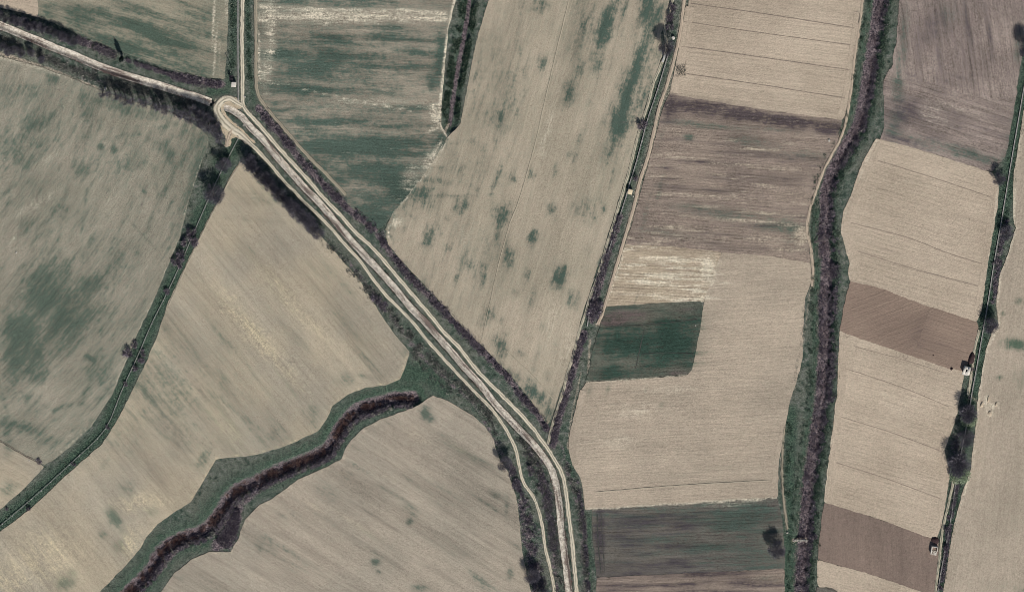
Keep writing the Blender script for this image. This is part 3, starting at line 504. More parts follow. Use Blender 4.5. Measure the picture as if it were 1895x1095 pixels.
def plain(name, c1, c2, sc=.6, rough=.95):
    t = NT(name, rough); n = t.noise(t.pos(), sc, 3, .6); t.bump(n, .05); return t.out(t.mix(t.ramp(n, .3, .7), alb(*c1), alb(*c2)))
M_furrow = plain("furrow_soil", (140, 125, 110), (166, 149, 131)); M_pathline = plain("trodden_line", (186, 174, 150), (172, 162, 140))  # M_furrow: darker soil colour of the plough lines and turning marks
FUR = [[(1278,7),(1420,27),(1580,52)],[(1261,86),(1420,108),(1574,130)],[(1271,137),(1420,159),(1564,182)],[(1624,297),(1730,330),(1837,366)],[(1574,412),(1680,440),(1753,468),(1817,488)],[(1587,465),(1700,500),(1810,529)],[(1557,771),(1650,800),(1744,835)],[(1547,855),(1640,885),(1743,923)],[(1564,681),(1668,716),(1756,752)],[(1580,640),(1680,668),(1750,690)],[(1265,40),(1400,60),(1585,85)]]
for i, f in enumerate(FUR):
    ribbon(f, .55 if i < 9 else .4, [(-1, .24), (0, .22), (1, .24)], M_furrow, "furrow", wob=.35, seed=40 + i, kind="structure")
for i, (f, h) in enumerate((([(1060,-40),(1053,0),(1031,91),(1008,189),(991,264),(962,366),(943,414)], .9), ([(943,414),(925,480),(909,549),(890,634)], .5), ([(445,302),(423,337),(405,373),(372,437),(338,508),(312,566)], .9), ([(938,650),(985,695),(1024,738)], .7), ([(1100,910),(1250,898),(1420,888)], .6))):
    ribbon(f, h, [(-1, .34), (0, .36), (1, .34)], M_pathline, "trodden_path", wob=.4, seed=60 + i, kind="structure")
for i, (f, h) in enumerate((([(1561,622),(1557,728),(1545,826),(1534,925)], 7), ([(1630,265),(1586,365),(1567,425),(1583,488),(1583,517)], 7), ([(1840,345),(1824,471),(1807,585)], 5), ([(1277,12),(1263,100),(1248,172)], 8), ([(1587,22),(1567,165),(1556,212)], 6), ([(1763,770),(1741,836),(1750,880),(1742,930),(1731,988)], 5), ([(1066,860),(1058,822),(1068,770),(1079,722)], 6), ([(1432,910),(1437,850),(1448,800)], 5))):
    ribbon(f, h, [(-1, .212), (-.5, .216), (0, .216), (.5, .216), (1, .212)], M_pale if i < 6 else M_beige, "headland", wob=.8, seed=90 + i, kind="structure")
M_crack = plain("dark_plot_edge", (58, 62, 56), (84, 80, 72))
for i, (f, h) in enumerate((([(1193,606),(1187,632),(1176,682)], .7), ([(1187,655),(1230,652),(1282,654)], .5), ([(1120,603),(1200,600),(1290,590)], .6), ([(1105,950),(1107,1000),(1112,1060)], .9), ([(1112,948),(1115,1000),(1119,1056)], .6))):
    ribbon(f, h, [(-1, .24), (0, .22), (1, .24)], M_crack, "furrow", wob=.5, seed=110 + i, kind="structure")
for i, (x, y) in enumerate(((1662, 656), (1675.5, 659), (1568, 619), (1745, 974))):
    ribbon([(x + 4 * math.cos(q * .6 - .6), y + 4.5 * math.sin(q * .6 - .6)) for q in range(9)], .5, [(-1, .24), (0, .22), (1, .24)], M_furrow, "turning_mark", step=1, seed=120 + i, kind="structure")
# dead furrow below the west field
ribbon([(-40,798),(0,815),(44,841),(76,857)], 1.3, [(-1, .25), (0, -.1), (1, .25)], plain("dark_furrow", (92, 82, 74), (116, 104, 92)), "field_ditch", wob=.6, seed=70, kind="structure")

# ------------------------------------------------------------------ vegetation
def twig_material(name, c1, c2, c3=None):
    t = NT(name, .9); v = t.attr("tint"); c = t.mix(t.ramp(v, 0, 1), alb(*c1), alb(*c2))
    if c3: c = t.mix(t.ramp(v, .8, .95), c, alb(*c3))
    return t.out(c)
M_twig = twig_material("bare_twigs", (62, 62, 72), (138, 132, 136)); M_bark = plain("grey_bark", (84, 76, 74), (112, 102, 98), 2)
M_willow = twig_material("sunlit_bud_leaves", (106, 122, 94), (172, 184, 150)); M_dark = twig_material("cypress_leaves", (38, 48, 44), (62, 72, 62))  # M_willow: bud green lightened to colour in the willows' sunlit side
M_bramble = twig_material("bramble_stems", (74, 67, 78), (142, 130, 136), (206, 194, 184)); M_reed = twig_material("dead_reeds", (96, 84, 90), (166, 148, 148), (220, 204, 192)); M_reed2 = twig_material("red_reeds", (100, 76, 74), (172, 138, 122), (222, 200, 182))
M_scrub = twig_material("grey_scrub", (64, 70, 64), (132, 130, 120), (200, 194, 178)); M_tuft = twig_material("green_tufts", (44, 64, 52), (84, 102, 80), (150, 154, 134)); M_wpale = twig_material("bleached_weeds", (110, 110, 98), (176, 172, 156), (222, 216, 200)); M_red = twig_material("red_dry_weeds", (92, 66, 62), (140, 104, 94))

def tris(base, tip, side, wd):            # thin pointed blades
    b1 = base - side * wd[:, None] * .5; b2 = base + side * wd[:, None] * .5
    V = np.stack([b1, b2, tip], 1).reshape(-1, 3); return V, np.arange(len(V)).reshape(-1, 3)

def rand_unit(n, r):
    v = r.normal(size=(n, 3)); return v / np.linalg.norm(v, axis=1)[:, None]

def crown_mesh(name, mat, h, rad, n, seed, length=1.5, wd=.15, zc=.62, zr=.40, hollow=.35, up=.5, clumps=14, leafy=False):
    r = np.random.default_rng(seed)
    cc = rand_unit(clumps, r) * (r.uniform(.35, .85, clumps) ** .7)[:, None]            # clump centres inside the crown
    k = r.integers(0, clumps, n); q = cc[k] + r.normal(size=(n, 3)) * .26
    L = np.linalg.norm(q, axis=1); q = np.where((L > 1.12)[:, None], q / L[:, None] * 1.05, q)
    base = np.column_stack([q[:, 0] * rad, q[:, 1] * rad, h * zc + q[:, 2] * h * zr])
    d = q / (np.linalg.norm(q, axis=1)[:, None] + .2) + rand_unit(n, r) * (.55 if not leafy else 1.2) + np.array([0, 0, up]); d /= np.linalg.norm(d, axis=1)[:, None]
    tip = base + d * (length * r.uniform(.5, 1.3, n))[:, None]; s = np.cross(d, rand_unit(n, r)); s /= np.linalg.norm(s, axis=1)[:, None] + 1e-6
    V, Fc = tris(base, tip, s, wd * r.uniform(.6, 1.4, n)); V[:, 2] = np.maximum(V[:, 2], .02)
    return mesh_np(name, V, Fc, mat, {"tint": ('FLOAT', 'FACE', np.clip(r.normal(.5, .25, n), 0, 1))})

def tube(p0, p1, r0, r1, sides=6):
    p0, p1 = np.array(p0, float), np.array(p1, float); d = p1 - p0; d /= np.linalg.norm(d)
    u = np.cross(d, [0, 0, 1] if abs(d[2]) < .9 else [1, 0, 0]); u /= np.linalg.norm(u); v = np.cross(d, u)
    a = np.arange(sides) * 2 * math.pi / sides; ring = np.cos(a)[:, None] * u + np.sin(a)[:, None] * v
    V = np.vstack([p0 + ring * r0, p1 + ring * r1]); i = np.arange(sides); j = (i + 1) % sides
    return V, np.stack([i, j, j + sides, i + sides], -1)

def join(parts):
    V, Fc, o = [], [], 0
    for v, f in parts: V.append(v); Fc.append(f + o); o += len(v)
    return np.vstack(V), np.vstack(Fc)

def trunk_mesh(name, h, rad, seed, limbs=9, zlo=.2):
    r = np.random.default_rng(seed); parts = []; pts = [np.array([0, 0, -.3])]
    for k in range(1, 5): pts.append(np.array([r.normal(0, .12) * k * .5, r.normal(0, .12) * k * .5, h * .18 * k]))
    R = .034 * h
    for k in range(4): parts.append(tube(pts[k], pts[k + 1], R * (1 - .2 * k), R * (1 - .2 * (k + 1))))
    for q in range(limbs):
        t = r.uniform(zlo, .68); k = min(3, int(t * h / (h * .18))); b = pts[k] + (pts[k + 1] - pts[k]) * ((t * h - h * .18 * k) / (h * .18) if k else .5)
        an = q * 2.4 + r.uniform(0, .7); ln = rad * r.uniform(.55, .95); m = b + np.array([math.cos(an) * ln * .5, math.sin(an) * ln * .5, ln * .55])
        e2 = m + np.array([math.cos(an + .3) * ln * .5, math.sin(an + .3) * ln * .5, ln * .6]); e3 = m + np.array([math.cos(an - .6) * ln * .4, math.sin(an - .6) * ln * .4, ln * .5])
        parts += [tube(b, m, R * .42, R * .26), tube(m, e2, R * .26, R * .08), tube(m, e3, R * .22, R * .06)]
    V, Fc = join(parts); return mesh_np(name, V, Fc, M_bark, None, True)

PROTO = {}
for k in range(4):
    PROTO['bare', k] = (trunk_mesh("trunk", 9, 4, 100 + k), crown_mesh("crown", M_twig, 9, 4.1, 2900, 200 + k, 1.35, .12))
    PROTO['slim', k] = (trunk_mesh("trunk", 10, 1.7, 120 + k, 7, .3), crown_mesh("crown", M_twig, 10, 1.7, 460, 220 + k, 1.4, .11, .6, .42, up=1.0, clumps=9))
    PROTO['bush', k] = (trunk_mesh("stems", 2.2, 1.5, 140 + k, 7, .1), crown_mesh("foliage", M_bramble, 2.6, 1.5, 380, 240 + k, .8, .17, .45, .42, clumps=7))
PROTO['willow', 0] = (trunk_mesh("trunk", 9, 4.5, 160), crown_mesh("crown", M_twig, 9, 4.6, 2600, 260, 1.5, .17))
PROTO['cypress', 0] = (trunk_mesh("trunk", 10, .8, 161, 5, .3), crown_mesh("crown", M_dark, 10.5, .75, 700, 261, .8, .3, .5, .47, up=1.2, clumps=16, leafy=True))
WILLOW_SKIRT = crown_mesh("sunlit_foliage", M_willow, 6.4, 4.2, 2600, 263, .7, .34, .42, .36, clumps=14, leafy=True)  # paler green leaf mass, puts the crown's sunlit south side into colour
SHRUB_GREEN = crown_mesh("foliage", M_tuft, 2.2, 1.5, 420, 270, .6, .3, .45, .42, clumps=7, leafy=True)

CNT = [0]
def plant(kind, px, h, rad, label, cat, group=None, name=None, squash=None):
    k = CNT[0] % 4; CNT[0] += 1
    key = (kind, k) if (kind, k) in PROTO else (kind, 0); tr, cr = PROTO[key]
    H0, R0 = {'bare': (9, 4.1), 'slim': (10, 1.7), 'bush': (2.6, 1.5), 'willow': (9, 4.6), 'cypress': (10.5, .8)}[kind]
    nm = name or {'bare': 'bare_tree', 'slim': 'bare_poplar', 'bush': 'shrub', 'willow': 'willow_tree', 'cypress': 'cypress'}[kind]
    o = thing(nm, label, cat, px, group, rotz=CNT[0] * 1.7, z=float(gz(np.array(px[0]), np.array(px[1]))))
    o.scale = (rad / R0, rad / R0, h / H0)
    put('trunk' if kind != 'bush' else 'stems', tr, o); put('crown' if kind != 'bush' else 'foliage', cr, o)
    return o

# single trees
for px, h, r, lab in (
 ((414,302),8.0,3.9,"bare grey tree beside the spur off the track loop, smaller of the pair there"),
 ((396,354),10.5,5.3,"large bare tree at the head of the green strip, below the smaller one"),
 ((1234,84),9.5,4.2,"bare tree overhanging the farm path west of the pale ploughed field"),
 ((1437,1011),9.0,4.3,"lone bare tree at the right corner of the dark fallow field"),
 ((934,853),8.5,3.6,"bare tree at the edge of the south field where the western track bends"),
 ((984,1060),8.5,4.0,"bare tree between the south field and the lower western track"),
 ((1006,1100),9.0,4.2,"bare tree close to the western track at the bottom edge of the view"),
 ((1848,328),6.5,3.2,"spiky bare tree at the corner of the fallow north east field"),
 ((1862,428),7.0,3.6,"bare tree in the bulge of the strip right of the long concrete flume"),
 ((1832,599),8.5,4.0,"bare tree straddling the flume beside the brown tilled field"),
 ((1897,82),9.0,4.0,"bare tree cut by the right edge of the view, top corner"),
 ((1787,806),8.5,4.2,"bare tree between the two budding willows on the right strip"),
):
    plant('bare', px, h, r, lab, "tree")
def willow(px, h, r, off, lab):
    o = plant('willow', px, h, r, lab, "tree"); o.rotation_euler = (0, 0, 0)
    s = put("sunlit_foliage", WILLOW_SKIRT, o); s.location = off; return o
willow((1791,759), 8.0, 4.8, (.5, -4.0, 0.2), "willow with its sunlit south side coloured budding green, north of the other willow by the flume")
willow((1773,852), 9.5, 6.1, (.6, -4.9, 0.4), "biggest willow with grey twigs and its sunlit south side coloured budding green on the right strip")
plant('cypress', (226,106), 10.6, .95, "slim dark cypress casting a long shadow over the north west field", "tree")

ORD = ["first","second","third","fourth","fifth","sixth","seventh","eighth","ninth","tenth","eleventh","twelfth","thirteenth","fourteenth","fifteenth","sixteenth","seventeenth","eighteenth","nineteenth","twentieth","twenty-first","twenty-second","twenty-third","twenty-fourth","twenty-fifth","twenty-sixth"]
row = resample([(458,296),(481,318),(502,340),(516,357),(535,372),(551,390),(575,411),(587,424)], 13)
for i, p in enumerate(row):
    hh = 8.0 if i < 9 else 6.2
    if i == 0: hh = 9.0
    plant('bare', p + rng.normal(0, 1.5, 2), hh * rng.uniform(.9, 1.1), 3.4 * rng.uniform(.85, 1.15) if i else 4.2, f"{ORD[i]} bare tree from the track loop in the hedgerow along the fan field", "tree", "trees in the hedgerow along the fan field", "hedgerow_tree")
row = [(191,168),(203,171),(215,174),(224,176.5),(231.5,179),(247,183),(259,185.5),(271.5,188),(283,190),(294,193),(302,196),(310,199),(323,202),(333,206),(343,210),(352,213),(361,217),(370,221),(378,226),(386,230),(394,236),(402,242),(408,250)]
for i, p in enumerate(row):
    plant('slim', np.array(p) + rng.normal(0, .8, 2), 10.5 * rng.uniform(.85, 1.1), 1.9 * rng.uniform(.9, 1.2) * (1.25 if i > 12 else 1), f"{ORD[i]} bare poplar from the west in the row below the dry canal", "tree", "poplars in the row below the dry canal")
for i, p in enumerate([(382,208),(390,218),(400,228),(372,205),(356,196)]):
    plant('slim', p, 9 * rng.uniform(.85, 1.1), 2.0, f"{ORD[i]} bare poplar from the south in the dense clump beside the track loop" if 0 else f"bare poplar of the dense clump by the track loop, {['middle of the clump','second nearest the loop road','nearest the loop road','second farthest from the loop','farthest from the loop road'][i]}", "tree", "poplar clump by the track loop")
row = resample([(-30,16),(0,27),(40,39),(80,51),(110,62),(136,72)], 11)
for i, p in enumerate(row):
    plant('bare', p + rng.normal(0, 1.2, 2), 5.2 * rng.uniform(.85, 1.15), 2.3 * rng.uniform(.85, 1.15), f"{ORD[len(row)-1-i]} small bare tree from the east end of the hedge above the dry canal", "tree", "trees in the hedge above the dry canal", "hedge_tree")
row = [(4,84),(16,92),(28,90),(40,97),(58,95),(77,108)]
for i, p in enumerate(row):
    plant('bare', p, 4.6 * rng.uniform(.85, 1.15), 2.2 * rng.uniform(.85, 1.15), f"{ORD[i]} small bare tree from the left edge in the scrub below the dry canal", "tree", "small trees in the scrub below the canal", "small_tree")
# shrubs
SH = [((354,428),3.6,2.4,"dark spiky shrub, northernmost of the clump over the left flume"),((346,446),3.6,2.6,"dark shrub in the middle of the clump over the left flume, west side"),((359,447),3.4,2.5,"dark shrub in the clump over the left flume, east side"),((335,469),3.4,2.4,"dark shrub in the lower half of the clump over the left flume"),((325,482),3.2,2.3,"dark shrub at the south west end of the clump over the left flume"),((336,487),3.0,2.2,"dark shrub at the south end of the clump over the left flume"),
 ((308,539),2.2,1.7,"round lone dark shrub on the left green strip between two clumps"),((237,653),3.2,2.8,"big dark shrub bulging into the west field edge"),((249,637),2.4,1.8,"smaller shrub just above the big one on the west field edge"),((266,652),2.2,1.6,"dark shrub right of the left flume, upper one of three"),((261,667),2.3,1.8,"dark shrub right of the left flume, middle one of three"),((251,681),2.4,1.8,"dark shrub touching the left flume, lower one of three"),((232,710),1.8,1.3,"small dark shrub on the left strip below the clump of three"),
 ((200,789),1.6,1.2,"small shrub where the left flume starts to bend"),((53,941),2.6,1.2,"small dark upright shrub right of the left flume near the lower left corner"),((13,941),1.2,.9,"tiny dark shrub left of the flume at the left edge"),((72,853),1.6,1.5,"low shrub at the end of the dark furrow under the west field"),((136,857),1.6,1.2,"small shrub beside the left flume in its diagonal stretch"),
 ((1189,232),4.2,2.7,"grey twiggy shrub on the middle flume"),((1176,329),2.4,1.6,"dark bush above the cream roofed hut"),((1100,578),3.4,3.4,"wide dark bush filling the middle ditch next to the straw field, south one"),((1104,562),3.0,2.8,"dark bush in the middle ditch next to the straw field, north one"),((1067,663),2.4,1.6,"dark bush in the middle ditch left of the green block"),((1240,28),2.8,1.8,"dark shrub at the top of the middle strip, upper one"),((1240,50),3.2,2.0,"dark shrub at the top of the middle strip, just above the bare tree"),
 ((1840,485),1.5,1.2,"small dark shrub hugging the right flume"),((1756,957),1.6,1.3,"small dark shrub right of the flume path, north of a larger one"),((1753,980),2.4,2.0,"dark shrub by the flume path level with the ruined hut"),((1751,1012),2.6,1.6,"dark shrub by the flume opposite the ruined hut"),((1745,1062),1.8,1.3,"small dark shrub by the right flume near the bottom edge"),((1739,1085),1.8,1.2,"lowest dark shrub by the right flume"),((1799,683),1.8,1.2,"dark bush beside the white hut"),
 ((955,894),2.4,2.4,"dark bush between the south field and the bend of the western track"),((980,869),3.0,2.2,"round dark bush between the western track and the canal"),((697,552),2.8,2.8,"dark bush south of the western track, halfway down the fan field"),((709,566),2.4,2.6,"grey bush just right of the dark one by the western track"),((428,143),3.4,1.2,"dark narrow bush right behind the white pump house"),((1000,905),2.2,1.8,"dark bush inside the bend between track and canal"),((990,1045),2.6,2.0,"dark bush right of the tree by the lower western track"),((1892,100),2.0,1.5,"small shrub under the tree at the right edge"),((1762,873),2.2,1.6,"low bush at the foot of the biggest willow"),
 ((1484,1092),2.6,2.6,"dark bush in the stream bed at the bottom edge"),((1505,992),2.6,2.0,"dark bush beside the concrete weir"),((1640,3),2.4,1.6,"dark bush in the stream bed at the top edge")]
for px, h, r, lab in SH: plant('bush', px, h, r, lab, "shrub")

# ---- uncountable scrub, reeds and tufts
def mass(name, label, cat, mat, lines, seed, blades=9, bh=(.6, 1.4), br=(.4, .9), bw=.14, gap=.45):
    """lines: (polyline, half width px, clumps per px)"""
    r = np.random.default_rng(seed); B = []
    for pts, hw, dens in lines:
        p = resample(smooth(pts, 6), 1.0); n = int(len(p) * dens * .62)
        if n < 1: continue
        i = r.integers(0, len(p), n); tg = np.gradient(p, axis=0)[i]; tg /= np.linalg.norm(tg, axis=1)[:, None]
        h_ = hw if np.isscalar(hw) else np.interp(i / len(p), np.linspace(0, 1, len(hw)), hw)
        off = np.clip(r.normal(0, .5, n), -1.1, 1.1) * h_
        q = p[i] + np.stack([-tg[:, 1], tg[:, 0]], -1) * off[:, None]; q += r.normal(0, .6, q.shape)
        keep = (vnoise(q[:, 0], q[:, 1], 6, seed) * .6 + vnoise(q[:, 0], q[:, 1], 17, seed + 50) * .4) > gap; B.append(q[keep])
    q = np.vstack(B); n = len(q); z = gz(q[:, 0], q[:, 1]); xy = P2W(q)
    hh = r.uniform(*bh, n); rr = r.uniform(*br, n)
    base = np.repeat(np.column_stack([xy, z]), blades, 0); hh = np.repeat(hh, blades); rr = np.repeat(rr, blades); m = len(base)
    an = r.uniform(0, 2 * math.pi, m); q1 = np.sqrt(r.random(m)) * rr * .7; zt = r.random(m) * .55
    b = base + np.column_stack([np.cos(an) * q1, np.sin(an) * q1, hh * zt]); an2 = an + r.normal(0, .8, m); l2 = rr * r.uniform(.2, .8, m)
    tp = b + np.column_stack([np.cos(an2) * l2, np.sin(an2) * l2, hh * r.uniform(.25, .6, m)])
    sd_ = np.column_stack([-np.sin(an2), np.cos(an2), r.normal(0, .3, m)])
    V, Fc = tris(b, tp, sd_, bw * r.uniform(.6, 1.6, m))
    tint = np.clip(np.repeat(r.random(n), blades) * .6 + r.random(m) * .5, 0, 1)
    return put(name, mesh_np(name, V, Fc, mat, {"tint": ('FLOAT', 'FACE', tint)}), kind="stuff", label=label, category=cat)

off = lambda pts, d: (lambda p: np.array(p) + d)(pts)
def side(pts, d):                         # a line d px to the right of travel (photo sense)
    p = smooth(pts, 10); tg = np.gradient(p, axis=0); tg /= np.linalg.norm(tg, axis=1)[:, None]; return p + np.stack([-tg[:, 1], tg[:, 0]], -1) * d
mass("bramble_thicket", "dark purple bramble strip along the eastern canal track", "thicket", M_bramble, [(THICK_1, 9, 5.5), (THICK_2, [8, 8, 7, 6], 5)], 1, 16, (.9, 2.4), (.6, 1.2), .16)
mass("reed_bed", "purple brown dead reeds filling the winding eastern stream", "reeds", M_reed, [(side(STREAM_E, -2), 10, 4.5)], 2, 9, (.8, 1.9), (.4, .9), .13)
mass("bramble_thicket", "dark brambles along the eastern stream banks", "thicket", M_bramble, [(side(STREAM_E, -12), 5, 3.5), (side(STREAM_E[9:15], -16), 9, 5), (side(STREAM_E[7:], 4), 7, 2)], 3, 16, (.9, 2.2), (.6, 1.2), .16)
mass("grass_tussocks", "green tussocks dotted along the eastern stream banks", "tussocks", M_tuft, [(side(STREAM_E, 20), 8, 1.6), (side(STREAM_E, -20), 9, 1.8), ([(1462,780),(1456,860),(1458,920)], 9, 2.0)], 4, 14, (.6, 1.5), (.5, 1.0), .2)
mass("dry_weeds", "pale dry weeds along the west bank of the eastern stream", "weeds", M_wpale, [(side(STREAM_E[1:], 14), 3.5, 3.4), ([(1488,560),(1483,620),(1470,710)], 3, 1.5)], 5, 8, (.5, 1.1), (.4, .7), .16)
mass("reed_bed", "red brown reeds in the curving south western stream", "reeds", M_reed2, [(side(STREAM_SW, -1), [3, 9, 10, 10, 12], 7.5)], 6, 10, (1.2, 2.6), (.4, .9), .13)
mass("bramble_thicket", "dark brambles on the south bank of the curving stream", "thicket", M_bramble, [(side(STREAM_SW, -13), 5, 4.5)], 7, 16, (.9, 2.2), (.6, 1.2), .16)
mass("bramble_thicket", "dense dark thicket filling the notch in the south field below the curving stream", "thicket", M_bramble, [([(438,944),(434,968),(424,990),(412,1008)], [5, 9, 14, 13], 20)], 27, 16, (1.0, 2.4), (.6, 1.1), .16, .24)
mass("dry_weeds", "pale weeds flecking the south edge of the curving stream", "weeds", M_wpale, [(side(STREAM_SW, -14), 6, 4)], 8, 8, (.4, .9), (.4, .7), .14)
mass("dry_weeds", "reddish dry weeds along both rims of the canal", "weeds", M_red, [(side(CANAL_A, 6), 2.5, 3.5), (side(CANAL_B, 6.5), 2.5, 2.6), (side(CANAL_B, -6), 2.5, 2.2), (CANAL_B[12:26], 3, .8), (CANAL_A[7:12], 3, 1.5)], 9, 8, (.4, .9), (.25, .55), .1)
mass("scrub", "grey green scrub on the bank below the western track", "scrub", M_scrub, [([(600,440),(650,500),(700,556),(750,612),(800,664),(850,712),(890,750),(925,800)], 9, 5), ([(760,640),(800,690),(850,730)], 14, 3)], 10, 15, (.6, 1.7), (.5, 1.1), .15)
mass("scrub", "mixed scrub between the lower western track and the canal", "scrub", M_scrub, [([(960,810),(985,850),(1005,890),(1018,940),(1028,1010),(1038,1095)], [9, 16, 16, 12, 10, 9], 7), ([(1050,860),(1072,930),(1080,1000),(1086,1095)], 7, 4)], 11, 15, (.6, 1.8), (.5, 1.1), .15)
mass("bramble_thicket", "dark brambles between the south field and the lower western track", "thicket", M_bramble, [([(945,860),(956,895),(970,930),(982,980),(988,1040),(1000,1095)], [6, 7, 11, 14, 14, 12], 6), ([(975,830),(1000,870),(1015,930),(1026,1020)], 9, 4), ([(1068,890),(1080,960),(1086,1040),(1090,1095)], 3, 2.5)], 12, 16, (.9, 2.2), (.6, 1.2), .16)
mass("bramble_thicket", "dark brambles in the ditch between the two middle paths", "thicket", M_bramble, [([(1146,400),(1126,465),(1110,515),(1097,570),(1094,595)], [3, 6, 7, 9], 5.5), ([(1082,612),(1068,655),(1052,715),(1036,765),(1022,825)], 7, 5.5), ([(1246,5),(1238,45)], 5, 6)], 13, 16, (.9, 2.2), (.6, 1.2), .16)
mass("scrub", "grey green scrub and weeds below the dry north western canal", "scrub", M_scrub, [([(0,72),(60,95),(130,125),(200,150),(280,172),(360,195)], [8, 10, 12, 9, 9], 6), ([(170,86),(215,104)], 6, 5)], 14, 15, (.6, 1.8), (.5, 1.1), .15)
mass("bramble_thicket", "dark bramble patch above the dry canal near the pump house", "thicket", M_bramble, [([(318,140),(360,150),(408,158)], 7, 12), ([(140,72),(180,88),(212,102)], 7, 9), ([(228,108),(270,124),(320,139)], 2.5, 5), ([(20,36),(80,56),(130,74)], 8, 7)], 15, 16, (.8, 2.0), (.6, 1.1), .16)
mass("grass_tussocks", "green tussocks lining the northern grass ditch", "tussocks", M_tuft, [(side(DITCH_N, 11), 7, 10), (side(DITCH_N, -11), 5, 7)], 16, 14, (.7, 1.6), (.5, 1.0), .2)
mass("dry_weeds", "brown dead weeds in the bottom of the northern grass ditch", "weeds", M_reed, [(DITCH_N, 4, 2.5)], 17, 8, (.4, .9), (.3, .6), .12)
mass("grass_tussocks", "green tussocks scattered along the flume strips", "tussocks", M_tuft, [(FLUME_L, 12, 1.2), (side(FLUME_R, -7), 6, 1.2), (side(FLUME_R, 6), 5, .8), (FLUME_M, 6, 1.2), ([(430,0),(431,130)], 6, 2), ([(459,0),(462,150)], 4, 2)], 18, 12, (.4, 1.1), (.4, .9), .18)
mass("bramble_thicket", "purple brown brambles beside the right flume", "thicket", M_bramble, [([(1866,405),(1856,440),(1848,480),(1838,560)], 6, 4), ([(1772,895),(1762,950),(1752,1010),(1742,1090)], 4, 5), ([(1775,800),(1768,850)], 10, 4)], 19, 15, (.6, 1.8), (.5, 1.1), .15)
mass("dry_weeds", "scrubby overgrown square plot at the edge of the pale field", "weeds", M_scrub, [([(1252,130),(1269,131)], 12, 16)], 20, 8, (.5, 1.4), (.4, .8), .16)

# ------------------------------------------------------------------ flumes, huts, poles, stones
M_conc = plain("weathered_concrete", (196, 192, 184), (170, 166, 158), 1.2); M_white = plain("whitewashed_wall", (222, 214, 200), (204, 196, 182), .9); M_cream = plain("cream_roof_sheet", (236, 214, 178), (224, 202, 168), .8)
M_black = plain("dark_opening", (26, 22, 22), (34, 28, 28)); M_heap = plain("dark_brown_heap", (60, 47, 46), (76, 60, 56), 1.4); M_stone = plain("pale_stone", (204, 196, 182), (170, 162, 150), 1.5); M_wood = plain("grey_pole_wood", (186, 180, 168), (160, 152, 140), 2)  # M_heap: plain dark brown for heaps, doors and bridge beam

def boxm(bits):                           # (cx, cy, cz, sx, sy, sz) boxes in one mesh
    V, Fc, o = [], [], 0
    f = np.array([[0, 1, 3, 2], [4, 6, 7, 5], [0, 4, 5, 1], [2, 3, 7, 6], [0, 2, 6, 4], [1, 5, 7, 3]])
    for cx, cy, cz, sx, sy, sz in bits:
        V += [(cx + i * sx / 2, cy + j * sy / 2, cz + k * sz / 2) for i in (-1, 1) for j in (-1, 1) for k in (-1, 1)]; Fc.append(f + o); o += 8
    return np.array(V), np.vstack(Fc)
def part(name, parent, geo, mat, bev=0.0, sm=False):
    o = put(name, mesh_np(name, geo[0], geo[1], mat, None, sm), parent)
    if bev: b = o.modifiers.new("bevel", 'BEVEL'); b.width = bev; b.segments = 2
    return o

SEG = 7.0
def trough_mesh():                        # U section, 7 m long along x
    prof = [(q * .72, z_) for q, z_ in ((-.45, .32), (-.37, -.02), (-.2, -.22), (.2, -.22), (.37, -.02), (.45, .32), (.37, .32), (.29, .02), (.15, -.12), (-.15, -.12), (-.29, .02), (-.37, .32))]
    n = len(prof); L = SEG * .97; V = [(x, y, z) for x in (-L / 2, L / 2) for y, z in prof]; i = np.arange(n); j = (i + 1) % n
    return mesh_np("trough_segment", np.array(V), np.stack([i, j, j + n, i + n], -1), M_conc)
TROUGH = trough_mesh(); SUPP = mesh_np("support", *boxm([(0, 0, -.3, .25, .9, .6), (0, 0, -.75, .4, 1.1, .3)]), M_conc)
def flume(pts, label, z=.45, slim=.85):
    p = resample(smooth(pts, 6), SEG / S); xy = P2W(p)
    root = thing("irrigation_flume", label, "flume", p[0])
    for k in range(len(p) - 1):
        a_, b_ = xy[k], xy[k + 1]; mid = (a_ + b_) / 2 - xy[0]; an = math.atan2(*(b_ - a_)[::-1])
        o = put("trough_segment", TROUGH, root); o.location = (mid[0], mid[1], z); o.rotation_euler = (0, 0, an); o.scale = (np.linalg.norm(b_ - a_) / SEG, slim, slim)
        s = put("support", SUPP, root); q = a_ - xy[0]; s.location = (q[0], q[1], z - .22 + .0); s.rotation_euler = (0, 0, an)
flume(FLUME_L, "concrete irrigation flume running down the left green strip", slim=.48)
flume(FLUME_M, "concrete irrigation flume between the two middle farm paths")
flume(FLUME_R, "white segmented irrigation flume down the far right strip")
flume(FLUME_N, "straight short concrete flume beside the northern dirt track")

# pump house by the loop
t = thing("pump_house", "small white flat roofed pump house left of the northern track", "hut", (433,155), rotz=math.radians(-4))
part("wall", t, boxm([(0, 0, 1.2, 2.3, 2.3, 2.4)]), M_white); part("roof", t, boxm([(0, 0, 2.48, 2.7, 2.7, .16)]), M_white, .03); part("door", t, boxm([(0, -1.16, .95, .8, .06, 1.9)]), M_heap)
t = thing("flume_hut", "small hut with a cream roof standing on the middle flume", "hut", (1166,353), rotz=math.radians(-14))
part("wall", t, boxm([(0, 0, 1.2, 2.1, 2.3, 2.4)]), M_white); part("roof", t, boxm([(0, 0, 2.48, 2.5, 2.7, .16)]), M_cream, .03); part("door", t, boxm([(1.06, 0, .95, .06, .8, 1.9)]), M_heap)
